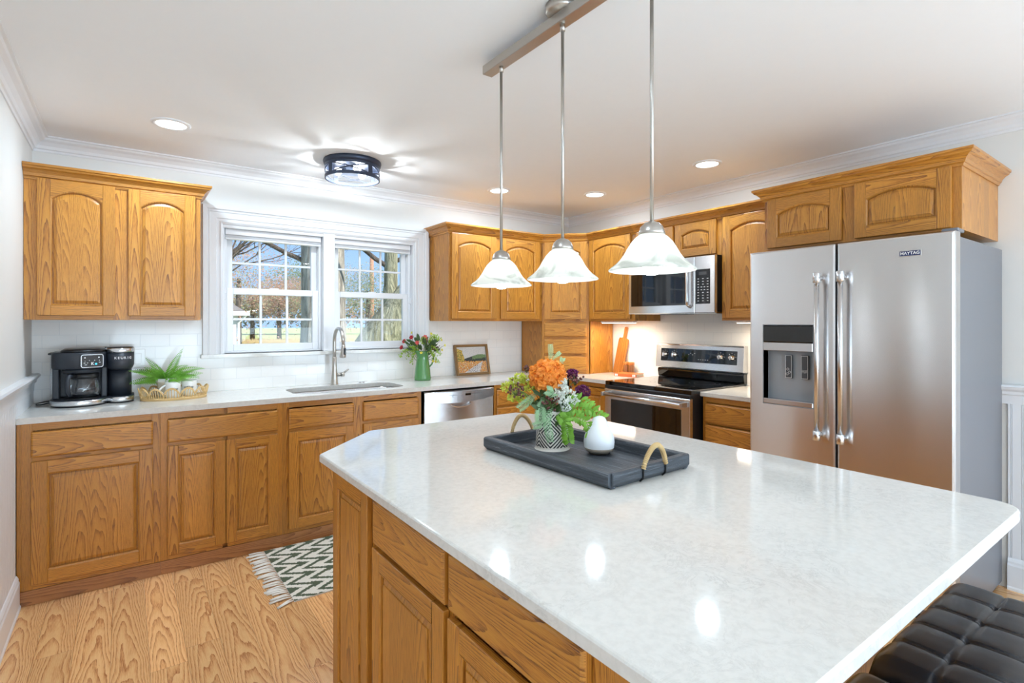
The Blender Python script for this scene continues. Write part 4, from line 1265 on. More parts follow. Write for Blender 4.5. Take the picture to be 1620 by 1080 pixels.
def mug(x, y, lab, ang, hx):
    mg = thing('coffee_mug', lab, 'mug', (x, y, CT + .0105), 0, 'white mugs in the rattan tray')
    MB().lathe([(.034, 0), (.038, .004), (.040, .02), (.041, .092), (.0405, .094), (.0385, .093), (.037, .02), (.030, .008)], 36).build('cup', WHITEC, mg)
    MB().tube([(hx[0] * (.040 + .030 * math.sin(PI * j / 10)), hx[1] * (.040 + .030 * math.sin(PI * j / 10)), .078 - .056 * j / 10) for j in range(11)], .0052, 10).build('handle', WHITEC, mg)
    m = MB()
    for i, ch in enumerate('coffee'):
        a = ang + (i - 2.5) * .22
        glyphs(m, ch, .021, TR((.0412 * math.cos(a), .0412 * math.sin(a), .055), (PI / 2, 0, a + PI / 2)))
    m.build('lettering', BLACK, mg)
    return mg
mug(.232, 3.772, 'white coffee mug with its handle to the left, nearer the tray front', math.radians(-92), (-.95, -.3))
mug(.322, 3.84, 'white coffee mug without visible handle, nearer the window', math.radians(-100), (.6, .8))
fp = thing('potted_fern', 'green fern in a white pot standing in the rattan tray', 'potted plant', (.205, 3.878, CT + .0105))
MB().lathe([(.036, 0), (.040, .004), (.050, .085), (.058, .088), (.060, .108), (.057, .112), (.054, .110), (.050, .095), (.01, .094)], 36).build('pot', WHITEC, fp)

def leaf(m, p, d, n, L, W, mi=0, bend=0.2, k=3):
    """pointed leaf: root p, direction d, face normal n"""
    p = Vector(p); d = Vector(d).normalized(); n = Vector(n)
    s_ = d.cross(n)
    if s_.length < 1e-5: s_ = d.orthogonal()
    s_.normalize(); n = s_.cross(d).normalized()
    vs = [p]; prof = [(.3, .8), (.6, 1.0), (.85, .55)][:k]
    for u, w in prof:
        c = p + d * (L * u) - n * (bend * L * u * u)
        vs += [c + s_ * (W * w / 2) + n * (W * .12), c - s_ * (W * w / 2) + n * (W * .12)]
    vs.append(p + d * L - n * (bend * L))
    fs = [(0, 1, 2)]
    for i in range(len(prof) - 1): a = 1 + 2 * i; fs.append((a, a + 2, a + 3, a + 1))
    a = 1 + 2 * (len(prof) - 1); fs.append((a, len(vs) - 1, a + 1))
    m.add([tuple(v) for v in vs], fs, mi=mi, smooth=True)

rr_ = random.Random(5)
def frond(m, p, d, L, W, droop, n=14, mi=0, lw=.3):
    n = int(L / .0095); lw = .20
    """fern frond: arching spine with paired pinnae"""
    p = Vector(p); d = Vector(d).normalized(); q = p.copy(); dirv = d.copy(); st = L / n
    pts = [q.copy()]; side = dirv.cross(Vector((0, 0, 1)))
    if side.length < .05: side = Vector((1, 0, 0))
    side.normalize()
    roll = rr_.choice((-1, 1)) * rr_.uniform(.55, 1.25)
    side = (side * math.cos(roll) + side.cross(dirv) * math.sin(roll)).normalized()
    for i in range(n):
        dirv = (dirv + Vector((0, 0, -droop / n))).normalized(); q = q + dirv * st; pts.append(q.copy())
        u = (i + 1) / n
        w = W * math.sin(PI * min(1, .15 + u * .85)) ** .5 * (1 - .62 * u)
        nn = side.cross(dirv).normalized()
        for sg in (-1, 1):
            ld = side * sg + dirv * .45 + Vector((0, 0, -.12))
            leaf(m, q, ld, nn, w, w * lw + .002, mi, .15, 2)
    m.tube(pts, [.0016 - .001 * i / n for i in range(n + 1)], 4, mi)

m = MB()
for k in range(24):
    a = 2 * PI * k / 24 + rr_.uniform(-.15, .15)
    el = rr_.uniform(.15, 1.0)
    d = Vector((math.cos(a) * math.cos(el), math.sin(a) * math.cos(el) * .8, math.sin(el)))
    L = rr_.uniform(.15, .22) * (1.0 if el < .8 else .75)
    if d.y > .2: L *= .62
    frond(m, (.02 * math.cos(a), .02 * math.sin(a), .10), d, L, .044, rr_.uniform(.5, 1.1), 13, 0, .34)
for d, L in (((.35, -.1, 1.0), .21), ((-.75, -.2, .45), .21), ((-.95, -.1, .15), .20), ((.9, -.1, .35), .20), ((-.5, -.1, .85), .18)):
    frond(m, (0, 0, .10), d, L, .046, .4, 15, 0, .34)
m.build('fronds', FERN, fp)

# jug with flowers
JX, JY = 1.935, 3.87
jg = thing('ceramic_jug', 'green glazed ceramic jug holding wild flowers on the counter', 'jug', (JX, JY, CT))
m = MB(); n_j = 40; L = []
for r_, z_ in ((.064, 0), (.068, .004), (.067, .02), (.060, .09), (.051, .155), (.047, .185), (.050, .205), (.056, .228), (.057, .232), (.053, .230), (.046, .205), (.043, .185), (.05, .12), (.055, .03), (.02, .02)):
    lp = []
    for k in range(n_j):
        a = 2 * PI * k / n_j
        sp_ = max(0, math.cos(a - math.radians(200))) ** 6 * max(0, (z_ - .19)) * .45
        lp.append(((r_ + sp_) * math.cos(a), (r_ + sp_) * math.sin(a), z_ + sp_ * .4))
    L.append(lp)
m.loft(L, True, True, True, smooth=True); m.build('body', GREENG, jg)
hx_, hy_ = math.cos(math.radians(-25)), math.sin(math.radians(-25))
MB().tube([(hx_ * (.048 + o), hy_ * (.048 + o), z) for o, z in ((0, .205), (.018, .216), (.034, .206), (.040, .185), (.036, .155), (.026, .128), (.012, .112), (.006, .104))], [.007, .0075, .0075, .007, .007, .0065, .006, .006], 10).build('handle', GREENG, jg)

def stem(parent, pts, r=.0018, mat=None):
    return MB().tube(pts, r, 5).build('stem', mat or STEMG, parent)
def blossom(m, c, d, rad, petals=6, layers=2, mi=0):
    c = Vector(c); d = Vector(d).normalized(); u = d.orthogonal().normalized(); v = d.cross(u)
    for l in range(layers):
        for k in range(petals):
            a = 2 * PI * (k + .5 * l) / petals
            e = u * math.cos(a) + v * math.sin(a)
            leaf(m, c, e + d * (.35 + .5 * l), d - e * .4, rad * (1 - .2 * l), rad * .85, mi, .1, 2)
def curve(a, b, sag=.02, n=6):
    a = Vector(a); b = Vector(b)
    return [tuple(a.lerp(b, i / n) + Vector((0, 0, sag * math.sin(PI * i / n)))) for i in range(n + 1)]

# basis used only to spread a bouquet to either side of its vessel
SR = Vector((.8075, -.59, 0)); ST = Vector((-.59, -.8075, 0)); SU = Vector((0, 0, 1))
def J(r_, u, t_): return SR * r_ + SU * u + ST * t_
jl = {'r': []}
red = [(-.140, .312, .03, 'leftmost crimson blossom spray of the jug, hanging before the window'), (-.165, .262, .01, 'lowest crimson bud at the left of the jug flowers'), (-.085, .342, .02, 'crimson blossom above the green jug leaves, left side'), (-.035, .300, .05, 'coral red blossom at the centre front of the jug flowers'), (.025, .345, .03, 'tallest coral blossom at the top of the jug flowers'), (.032, .318, .05, 'coral blossom just right of centre in the jug')]
rj = random.Random(8)
for i, (a, b, c_, lab) in enumerate(red):
    f = thing('red_flower', lab, 'flower', (JX, JY, CT), 0, 'flowers in the green jug')
    p = J(a, b, c_)
    stem(f, curve((0, 0, .10), p, .01))
    m = MB(); blossom(m, p, J(a * .5, .05, .12), .022, 6, 3); m.build('petals', REDF if i < 3 else PINKC, f)
yel = [(-.085, .400, .0), (.070, .392, .01), (.095, .365, .0), (.150, .342, .0), (.180, .300, .02), (.158, .264, .03), (.002, .242, .07), (.090, .175, .05), (.11, .170, .045)]
ylab = ['yellow flower bud above the window edge, top left of the jug bouquet', 'topmost yellow flower over the jug', 'yellow flower among fine sprays at the jug top right', 'pale yellow flower at the right edge of the jug sprays', 'yellow flower reaching farthest right toward the tiles', 'yellow flower low at the right of the jug, above the painting side', 'yellow bell flower drooping at the jug mouth', 'yellow flower beside the jug handle', 'yellow green flower hanging lowest by the jug handle']
for i, (a, b, c_) in enumerate(yel):
    f = thing('yellow_flower', ylab[i], 'flower', (JX, JY, CT), 0, 'flowers in the green jug')
    p = J(a, b - .02, c_)
    stem(f, curve((0, 0, .12), p, .02 if i < 6 else .03), .0014)
    m = MB(); blossom(m, p, J(a, .05, .08), .014, 5, 2); m.build('petals', YELF, f)
gr = thing('leafy_greenery', 'dark and lime green leaf sprays filling the green jug', 'greenery', (JX, JY, CT), 0)
m = MB()
for k in range(46):
    a = rj.uniform(-1, 1); p = J(a * .085, rj.uniform(.225, .31), rj.uniform(-.04, .06))
    leaf(m, p, J(a, rj.uniform(.2, 1), rj.uniform(-.3, .6)), ST, rj.uniform(.04, .075), rj.uniform(.016, .026), 0, .2)
leaf(m, J(-.03, .27, .02), J(-.1, 1, 0), ST, .11, .022, 0, .05)
m.build('dark_leaves', LEAFD, gr)
m = MB()
for s_, (a0, b0, a1, b1) in enumerate(((-.03, .24, -.17, .20), (-.04, .235, -.12, .19), (-.02, .24, -.08, .15), (.04, .24, .10, .17), (.05, .25, .15, .21), (.03, .24, .13, .15), (0, .26, .02, .33), (.04, .28, .12, .35), (.05, .28, .14, .33), (-.02, .25, -.13, .23))):
    P0, P1 = J(a0, b0, .03), J(a1, b1, .05); pts = curve(P0, P1, .035, 9); m.tube(pts, .0010, 4)
    for q in pts[2:]:
        for _ in range(8):
            leaf(m, Vector(q) + Vector([rj.uniform(-.012, .012) for _ in range(3)]), (rj.uniform(-1, 1), rj.uniform(-1, 1), rj.uniform(-1, .6)), (rj.uniform(-1, 1), rj.uniform(-1, 0), .4), rj.uniform(.010, .020), .010, 0, .1, 2)
m.build('fine_sprays', SPRAY, gr)
m = MB()
for _ in range(26):
    m.ball(tuple(J(.115 + rj.uniform(-.03, .03), .262 + rj.uniform(-.018, .018), .04 + rj.uniform(-.01, .02))), .004, 5, 4)
m.build('seed_heads', BERRY, gr)

# landscape painting
pt = thing('framed_painting', 'small autumn landscape painting in a bronze wooden frame leaning on the tiles', 'painting', (2.325, 3.985, CT + .002))
pt.rotation_euler = (math.radians(-12), 0, math.radians(-1))
PWd, PHt = .345, .272
m = MB(); fw = .021
m.box(0, fw, 0, .028, 0, PHt, 2).box(PWd - fw, PWd, 0, .028, 0, PHt, 2).box(fw, PWd - fw, 0, .028, 0, fw, 0).box(fw, PWd - fw, 0, .028, PHt - fw, PHt, 0)
m.build('frame', GOLDW, pt, bevel=.002)
MB().box(fw - .002, PWd - fw + .002, .018, .026, fw - .002, PHt - fw + .002).build('backing', WHITEP, pt)
from mathutils import noise as mnoise
def paint(u, v):
    n1 = mnoise.noise(Vector((u * 7, v * 9, 1))); n2 = mnoise.noise(Vector((u * 26, v * 34, 5))); n3 = mnoise.noise(Vector((u * 60, v * 50, 9)))
    river = .52 + .34 * (.42 - v) * 1.6 * (-1 if v < .30 else 1) * .0 + (.80 - 1.35 * (.42 - v)) * 0
    rc = .84 - .95 * max(0, .40 - v); rw = .02 + .62 * max(0, .40 - v)
    if v > .98 or u < .01 or u > .985 or v < .015: return (240, 238, 234)
    if u < .24 - .10 * max(0, v - .55) + .03 * n1 and v > .44 and v < .97 - u * .5:
        return (196, 160, 60) if n2 > .05 else ((226, 196, 104) if n2 > -.2 else (96, 108, 58))
    if v > .60 + .08 * math.sin(u * 4.6 - 1.9) + .10 * max(0, u - .55) + .01 * n2:
        return (224, 220, 216) if n2 > -.1 else (210, 208, 208)
    if v > .52 + .03 * n2 + .14 * max(0, u - .6) * 1 and u > .52: return (106, 132, 88) if n2 > -.1 else (126, 150, 100)
    if v > .44 + .05 * n2 + .12 * max(0, .45 - u) * .8: return (44, 56, 52) if n3 < .2 else (76, 84, 82)
    if abs(u - rc) < rw and v < .42:
        return (232, 228, 226) if n3 > -.12 else ((186, 182, 190) if n2 > 0 else (60, 60, 66))
    if n2 > .18: return (232, 142, 62)
    if n2 > -.02: return (228, 178, 84)
    if n3 > .1: return (240, 226, 206)
    if n3 < -.25: return (120, 70, 44)
    return (196, 122, 58)
m = MB(); nx, ny = 96, 74; vs = []; fs = []; cl = []
for j in range(ny + 1):
    for i in range(nx + 1): vs.append((fw + (PWd - 2 * fw) * i / nx, .0165, fw + (PHt - 2 * fw) * j / ny))
for j in range(ny):
    for i in range(nx):
        a = j * (nx + 1) + i; fs.append((a, a + 1, a + nx + 2, a + nx + 1)); cl.append(s2l(paint((i + .5) / nx, (j + .5) / ny)))
m.add(vs, fs, cols=cl); m.build('canvas', CANVAS, pt)

# cutting board, shakers, book
cb = thing('cutting_board', 'long acacia paddle cutting board leaning on the tiles left of the range', 'cutting board', (3.648, 3.345, CT + .002))
cb.rotation_euler = (math.radians(0), math.radians(4.5), 0)
MT = Matrix(((0, 0, 1, 0), (1, 0, 0, 0), (0, 1, 0, 0), (0, 0, 0, 1)))   # (y,z,h)->(x=h,y,z)
sk_ = math.radians(10)
m = MB(Matrix.Rotation(sk_, 4, 'X') @ MT)
# profile in the yz plane: board leaning toward the range, handle on top
pol = [(-.052, .0092), (.062, -.0109)] + [(.062, .30), (.056, .322), (.022, .326), (.016, .335), (.017, .42), (.010, .43), (-.010, .43), (-.017, .42), (-.016, .335), (-.022, .326), (-.046, .322), (-.052, .30)]
gB = G(1, (0, .2, 0), off=.02)
m.prism(pol, -.008, .008, gB); m.build('board', BOARD, cb, bevel=.003, seg=2)
for lab, yy in (('wooden cylinder shaker standing nearer the cutting board', 3.235), ('wooden cylinder shaker standing nearer the range', 3.178)):
    sh = thing('wooden_shaker', lab, 'shaker', (3.635, yy, CT), 0, 'pair of wooden shakers')
    MB().lathe([(.0275, 0), (.028, .002), (.028, .082), (.0272, .083)], 28, grain=G(2, (0, 0, 0))).build('body', DARKW, sh)
    MB().lathe([(.0272, .0845), (.028, .086), (.028, .108), (.026, .111), (.01, .1115)], 28, grain=G(2, (0, 0, 0))).build('lid', BOARD, sh)
bk = thing('cookbook', 'orange patterned cookbook lying on the counter at the range edge', 'book', (3.52, 3.10, CT), math.radians(14))
ORC = plain('orange_book_cover', (226, 110, 50), 0.4); PAPER = plain('book_paper', (238, 226, 204), 0.8)
MB().box(-.075, .075, -.105, .105, .0, .002).box(-.075, .075, -.105, .105, .024, .026).box(-.077, -.074, -.105, .105, .0, .026).build('cover', ORC, bk, bevel=.0006)
MB().box(-.073, .070, -.101, .101, .0022, .0238).build('pages', PAPER, bk)
m = MB()
for yy in (-.09, -.075, .075, .09): m.box(-.0776, -.0768, yy - .006, yy + .006, .004, .022)
m.build('spine_motif', WHITEC, bk)

# ================================================================= ISLAND THINGS
tr = thing('wooden_tray', 'weathered black wooden tray with rope handles on the island', 'tray', (1.247, 1.318, CT), math.radians(1.5))
ta, tb, th_ = .182, .300, .046
m = MB()
# base board and four thick sides leaning slightly outward
m.box(-ta + .03, ta - .03, -tb + .03, tb - .03, .0, .010, 1); m.build('tray_bottom', BLACKWOOD, tr)
def side(pts, ax, c):
    mm = MB(); L = pts; mm.loft(L, True, True, True, G(ax, c)); mm.build('tray_side', BLACKWOOD, tr, bevel=.003, seg=2)
for sg in (-1, 1):
    o0, o1, i0, i1 = ta, ta + .008, ta - .024, ta - .020
    sec = [(sg * (o0 - .006), .0), (sg * o1, .014), (sg * o1, th_ - .004), (sg * (o1 - .006), th_), (sg * i1, th_), (sg * i0, .0)]
    def loop(y): return [(x, y, z) for x, z in sec]
    side([loop(-tb + .0), loop(tb)], 1, (sg * ta, 0, .02))
    e0, e1 = tb, tb + .008
    sec2 = [(sg * (e0 - .006), .0), (sg * e1, .014), (sg * e1, th_ - .004), (sg * (e1 - .006), th_), (sg * (e0 - .020), th_), (sg * (e0 - .024), .0)]
    sec2 = [(y, z - (.0006 if z > .03 else -.0006)) for y, z in sec2]
    side([[(x, y, z) for y, z in sec2] for x in (-ta + .004, ta - .004)], 0, (0, sg * tb, .02))
    hpts = [(-.052 + .104 * j / 16, sg * (tb + .010 + .006 * math.sin(PI * j / 16)), .040 + .062 * math.sin(PI * j / 16) ** .75) for j in range(17)]
    ho_ = MB().tube(hpts, .0060, 10).build('rope_handle', ROPE, tr)
    mm = MB(); tot = 46
    for q in range(tot):
        u = q / (tot - 1) * 16; i = min(15, int(u)); f_ = u - i
        c = Vector(hpts[i]).lerp(Vector(hpts[i + 1]), f_); dd_ = (Vector(hpts[i + 1]) - Vector(hpts[i])).normalized()
        a_ = dd_.orthogonal().normalized(); b_ = dd_.cross(a_)
        mm.tube([tuple(c + (a_ * math.cos(2 * PI * s_ / 8) + b_ * math.sin(2 * PI * s_ / 8)) * .0068) for s_ in range(9)], .0014, 4, cap=False)
    mm.build('wrapped_cord', ROPE, ho_)
    mm = MB()
    for xx in (-.052, .052):
        mm.tube([(xx, sg * (tb + .010), .052), (xx, sg * (tb + .011), .036), (xx, sg * (tb + .010), .012), (xx, sg * (tb - .002), .0015)], .0030, 6)
    mm.build('cord_tie', BLACK, ho_)

VX, VY, VZ = 1.238, 1.450, CT + .0105
va = thing('patterned_vase', 'white ceramic vase with black nested diamond pattern on the tray', 'vase', (VX, VY, VZ))
def vpat(u, z):
    """nested diamonds, three around the pot"""
    if z < .012 or z > .128: return (236, 230, 220)
    t1 = abs(((u * 4.0) % 1.0) - .5) * 2; t2 = abs((((z - .012) / .100) % 1.0) - .5) * 2
    d = t1 * .92 + t2
    if t1 > .90: d = t1 * .92 + t2 + .5
    b = (d * 3.9) % 1.0
    return (34, 32, 34) if b > .46 and d > .2 else (238, 232, 222)
m = MB(); nu, nz = 224, 84; vs = []; fs = []; cl = []
def vr(z): return .0605 - .008 * (z / .14) + (.003 * (1 - z / .006) if z < .006 else 0)
for j in range(nz + 1):
    z = .138 * j / nz
    for i in range(nu): a = 2 * PI * (i / nu) + 1.54; vs.append((vr(z) * math.cos(a), vr(z) * math.sin(a), z))
for j in range(nz):
    for i in range(nu):
        a = j * nu + i; b = j * nu + (i + 1) % nu; fs.append((a, b, b + nu, a + nu)); cl.append(s2l(vpat((i + .5) / nu, .138 * (j + .5) / nz)))
m.add(vs, fs, smooth=True, cols=cl)
m.lathe([(vr(.138), .138), (vr(.138) - .005, .138), (.045, .02), (.01, .018)], 48, cap0=False, cap1=True); m.lathe([(.01, .0), (.0605, .0)], 48, cap1=False)
m.build('pot', GLAZE, va)

# pear
pe = thing('ceramic_pear', 'matte white ceramic pear with a wooden stem on the tray', 'ornament', (1.318, 1.296, CT + .0105))
MB().lathe([(.012, .0), (.034, .002), (.046, .012), (.0505, .022)], 36).build('stoneware_base', TAUPE, pe)
MB().lathe([(.0505, .022), (.0525, .040), (.051, .056), (.045, .073), (.036, .090), (.029, .104), (.024, .116), (.019, .124), (.009, .129), (.002, .1295)], 40, cap0=False).build('body', WHITEM, pe)
MB().tube([(0, 0, .127), (.001, 0, .164)], [.0042, .0036], 10).build('stem', RATTAN, pe)

# bouquet: positions relative to the vase mouth
def B(px, py, t_=0.0):
    """spread by sideways distance, height and depth around the vase axis, in 2.27 mm units"""
    v = SR * ((px - 873) * .00227) + ST * t_
    return Vector((v.x, v.y, 1.372 + (511 - py) * .00227 - VZ))
rb = random.Random(21)
def bunch(name, lab, cat='flower'):
    return thing(name, lab, cat, (VX, VY, VZ), 0, 'stems in the patterned vase')
MOUTH = (0, 0, .07)
# orange hydrangea
f = bunch('hydrangea', 'large orange hydrangea head at the top of the vase bouquet')
c = B(865, 594, .02); stem(f, curve(MOUTH, c, .01), .003)
m = MB()
for k in range(150):
    zz = 1 - 2 * (k + .5) / 150; a = k * 2.399963; s_ = math.sqrt(1 - zz * zz)
    d = Vector((s_ * math.cos(a), s_ * math.sin(a), zz))
    if d.z < -.75: continue
    p = c + Vector((d.x * .056, d.y * .056, d.z * .048)) * rb.uniform(.86, 1.04)
    u = d.orthogonal().normalized(); v = d.cross(u); ph = rb.uniform(0, PI)
    for q in range(4):
        e = u * math.cos(ph + q * PI / 2) + v * math.sin(ph + q * PI / 2)
        leaf(m, p, e + d * rb.uniform(.2, 1.5), d - e * .3 + Vector((rb.uniform(-.6, .6), rb.uniform(-.6, .6), rb.uniform(-.6, .6))), rb.uniform(.016, .024), rb.uniform(.014, .020), 0, rb.uniform(-.3, .4))
m.build('petals', ORANGE, f)
# lime filler
def cluster(m, c, rx, rz, n, s_, mi=0, pet=5, flat=1.0):
    for _ in range(n):
        d = Vector((rb.gauss(0, 1), rb.gauss(0, 1), rb.gauss(0, 1))).normalized() * rb.uniform(.6, 1) ** .5
        p = c + Vector((d.x * rx, d.y * rx, d.z * rz))
        for q in range(pet):
            e = Vector((rb.gauss(0, 1), rb.gauss(0, 1), rb.gauss(0, 1) + .4)).normalized()
            leaf(m, p, e, Vector((rb.gauss(0, 1), rb.gauss(0, 1), 1)), s_ * rb.uniform(.7, 1.2), s_ * .6, mi, .1, 2)
for lab, pts_ in (('lime yellow filler sprig spreading left behind the orange bloom', [(822, 598), (812, 606), (802, 612), (832, 600)]), ('lime yellow filler sprig low at the left of the bouquet', [(812, 628), (830, 632), (822, 618), (840, 612)])):
    f = bunch('lime_filler_sprig', lab)
    m = MB()
    for (px, py) in pts_:
        c = B(px, py, rb.uniform(-.02, .02)); stem(f, curve(MOUTH, c, .03), .0013); cluster(m, c, .024, .017, 40, .009)
    m.build('florets', LIME, f)
# berries
for lab, ctr, nb, sp_ in (('brown berry sprig at the far left of the bouquet', (815, 614, .05), 30, 13), ('brown berry sprig drooping at the vase front', (868, 632, .075), 26, 12), ('small brown berry sprig peeking behind the orange bloom at left', (833, 582, -.02), 14, 6), ('pale brown berry sprig right of the orange bloom', (908, 600, .02), 26, 9)):
    f = bunch('berry_sprig', lab)
    c = B(ctr[0], ctr[1], ctr[2]); stem(f, curve(MOUTH, c, .03), .0014)
    m = MB(); ms = MB()
    for _ in range(nb):
        p = c + SR * rb.gauss(0, sp_ * .0011) + SU * rb.gauss(0, sp_ * .0010) + ST * rb.gauss(0, .008)
        m.ball(tuple(p), rb.uniform(.0032, .0052), 7, 5); ms.tube([tuple(c - SU * .02), tuple(p)], .0006, 4)
    m.build('berries', BERRY, f); ms.build('stalks', STEMG, f)
# lace
f = bunch('lace_flower', 'white and pale green lace flower at the front centre of the bouquet')
m = MB()
for px, py, t_, rx in ((885, 612, .06, .022), (897, 622, .06, .024), (880, 622, .065, .02), (905, 632, .05, .018), (892, 640, .06, .016), (886, 602, .05, .016), (887, 628, .07, .02)):
    c = B(px, py, t_); stem(f, curve(MOUTH, c, .02), .0013); cluster(m, c, rx * 1.15, rx * .85, 95, .0064)
m.build('florets', LACE, f)
# purple
for lab, px, py, t_, r_ in (('plum coloured stonecrop head at the right of the bouquet', 919, 618, .03, .027), ('smaller plum stonecrop head above the larger one', 905, 592, -.01, .020)):
    f = bunch('stonecrop', lab); c = B(px, py, t_); stem(f, curve(MOUTH, c, .03), .002); m = MB(); cluster(m, c, r_, r_ * .85, 190, .007); m.build('florets', PURPLE, f)
# fresh green trailing leaves at right
f = bunch('trailing_greenery', 'bright green leafy fronds trailing right of the vase', 'greenery')
m = MB()
def leafy(m, pts_, L, W, n=9, mi=0):
    P_ = [B(*q) for q in pts_]
    tot = len(P_) - 1
    m.tube([tuple(MOUTH)] + [tuple(q) for q in P_], .0014, 5)
    for k in range(n * tot):
        u = k / n; i = min(tot - 1, int(u)); c = P_[i].lerp(P_[i + 1], u - i); d = (P_[i + 1] - P_[i]).normalized()
        for sg in (-1, 1):
            s2_ = d.cross(ST).normalized() * sg
            leaf(m, c, s2_ + d * .6 + ST * rb.uniform(-.3, .5), ST + SU * rb.uniform(-.3, .6), L * rb.uniform(.8, 1.2), W, mi, rb.uniform(.1, .4))
leafy(m, [(885, 650, .05), (905, 640, .07), (930, 642, .08), (952, 656, .08)], .028, .012, 5)
leafy(m, [(885, 655, .06), (905, 652, .08), (922, 660, .09), (930, 682, .09)], .026, .012, 5)
leafy(m, [(880, 650, .07), (890, 660, .09), (893, 675, .09), (896, 692, .085)], .026, .012, 5)
leafy(m, [(890, 630, .05), (915, 628, .06), (938, 645, .07)], .026, .012, 5)
m.build('fronds', LEAFG, f)
f = bunch('sage_fern', 'pale sage fern fronds drooping over the vase front', 'greenery')
m = MB()
def fr2(pts_, W, n=18):
    P_ = [B(*q) for q in pts_]
    m.tube([tuple(q) for q in P_], .0012, 5)
    tot = len(P_) - 1
    for k in range(n):
        u = k / n * tot; i = min(tot - 1, int(u)); c = P_[i].lerp(P_[i + 1], u - i); d = (P_[i + 1] - P_[i]).normalized(); w = W * math.sin(PI * (.2 + .8 * (1 - k / n))) ** .7 + .002
        s2_ = d.cross(ST).normalized()
        for sg in (-1, 1): leaf(m, c, s2_ * sg + d * .7, ST, w, w * .15 + .001, 0, .15, 2)
fr2([(862, 622, .04), (854, 640, .06), (852, 660, .07)], .026); fr2([(872, 635, .06), (862, 660, .09), (868, 692, .075)], .020, 20)
fr2([(868, 655, .07), (855, 664, .08), (842, 668, .07)], .018, 14); fr2([(850, 618, .02), (835, 632, .04), (820, 644, .04)], .020, 16)
fr2([(868, 575, .0), (871, 560, .0), (870, 544, .0)], .012, 12); fr2([(872, 570, .0), (880, 562, .0), (886, 557, .0)], .009, 10); fr2([(882, 580, .0), (888, 572, .0), (890, 566, .0)], .012, 8)
fr2([(865, 625, .07), (872, 616, .09), (862, 612, .09)], .022, 12)
m.build('fronds', SAGE, f)
f = bunch('dark_foliage', 'dark green leaves packed at the vase mouth', 'greenery')
m = MB()
for k in range(60):
    p = B(873 + rb.uniform(-22, 22), rb.uniform(625, 662), rb.uniform(-.03, .06))
    leaf(m, p, SR * rb.uniform(-1, 1) + SU * rb.uniform(-.4, .8) + ST * rb.uniform(-.2, .7), ST + SU * .3, rb.uniform(.03, .05), .014, 0, .2)
m.build('leaves', LEAFD, f)

# ================================================================= STOOLS, RUG, VENT
def stool(x0, x1, y0, y1, top, lab):
    s_ = thing('bar_stool', lab, 'stool', ((x0 + x1) / 2, (y0 + y1) / 2, 0), 0, 'black tufted stools at the island end')
    w, d = (x1 - x0) / 2, (y1 - y0) / 2
    nx, ny = 80, 80; m = MB(); vs = []; fs = []
    def tb(s__, n): 
        q = abs(math.sin(PI * s__ * n)); return min(1, q * 1.1) ** .25
    for j in range(ny + 1):
        for i in range(nx + 1):
            u, v = i / nx, j / ny
            eu = min(u, 1 - u) * 2 * w; ev = min(v, 1 - v) * 2 * d
            R_ = .035; fx = 1 - max(0, 1 - eu / R_) ** 2; fy = 1 - max(0, 1 - ev / R_) ** 2
            drop = (1 - math.sqrt(max(0, fx))) * .035 + (1 - math.sqrt(max(0, fy))) * .035
            pil = .011 * (tb(u, 5) * .5 + tb(v, 5) * .5 - 1) - .009 * (1 - tb(u, 5)) * (1 - tb(v, 5))
            vs.append((-w + 2 * w * u, -d + 2 * d * v, top + pil - drop))
    for j in range(ny):
        for i in range(nx): a = j * (nx + 1) + i; fs.append((a, a + 1, a + nx + 2, a + nx + 1))
    m.add(vs, fs, smooth=True)
    rim = [(-w + 2 * w * i / nx, -d) for i in range(nx)] + [(w, -d + 2 * d * j / ny) for j in range(ny)] + [(w - 2 * w * i / nx, d) for i in range(nx)] + [(-w, d - 2 * d * j / ny) for j in range(ny)]
    def rl_(e, z): return [(x * (1 + e / w), y * (1 + e / d), z) for x, y in rim]
    m.loft([rl_(0, top - .066), rl_(.007, top - .078), rl_(.008, top - .095), rl_(.002, top - .112), rl_(-.02, top - .118)], True, False, True, smooth=True)
    m.build('seat', LEATHER, s_)
    zz = top - .125
    m = MB(); m.box(-w + .03, w - .03, -d + .03, d - .03, zz - .02, zz + .008); m.build('seat_frame', BLACK, s_)
    for sx in (-1, 1):
        for sy in (-1, 1):
            MB().loft([[(sx * (w - .045) + a, sy * (d - .045) + b, zz) for a, b in ((-.014, -.014), (.014, -.014), (.014, .014), (-.014, .014))], [(sx * (w - .03) + a, sy * (d - .03) + b, .001) for a, b in ((-.010, -.010), (.010, -.010), (.010, .010), (-.010, .010))]], True, True, True).build('leg', BLACK, s_)
    m = MB()
    for sy in (-1, 1): m.box(-w + .04, w - .04, sy * (d - .038) - .008, sy * (d - .038) + .008, .20, .225)
    m.build('footrest', BLACK, s_)
stool(1.235, 1.795, -.10, .452, .695, 'black leather tufted stool at the island corner by the refrigerator')
stool(.63, 1.190, -.10, .452, .695, 'second black leather stool, under the near island edge')

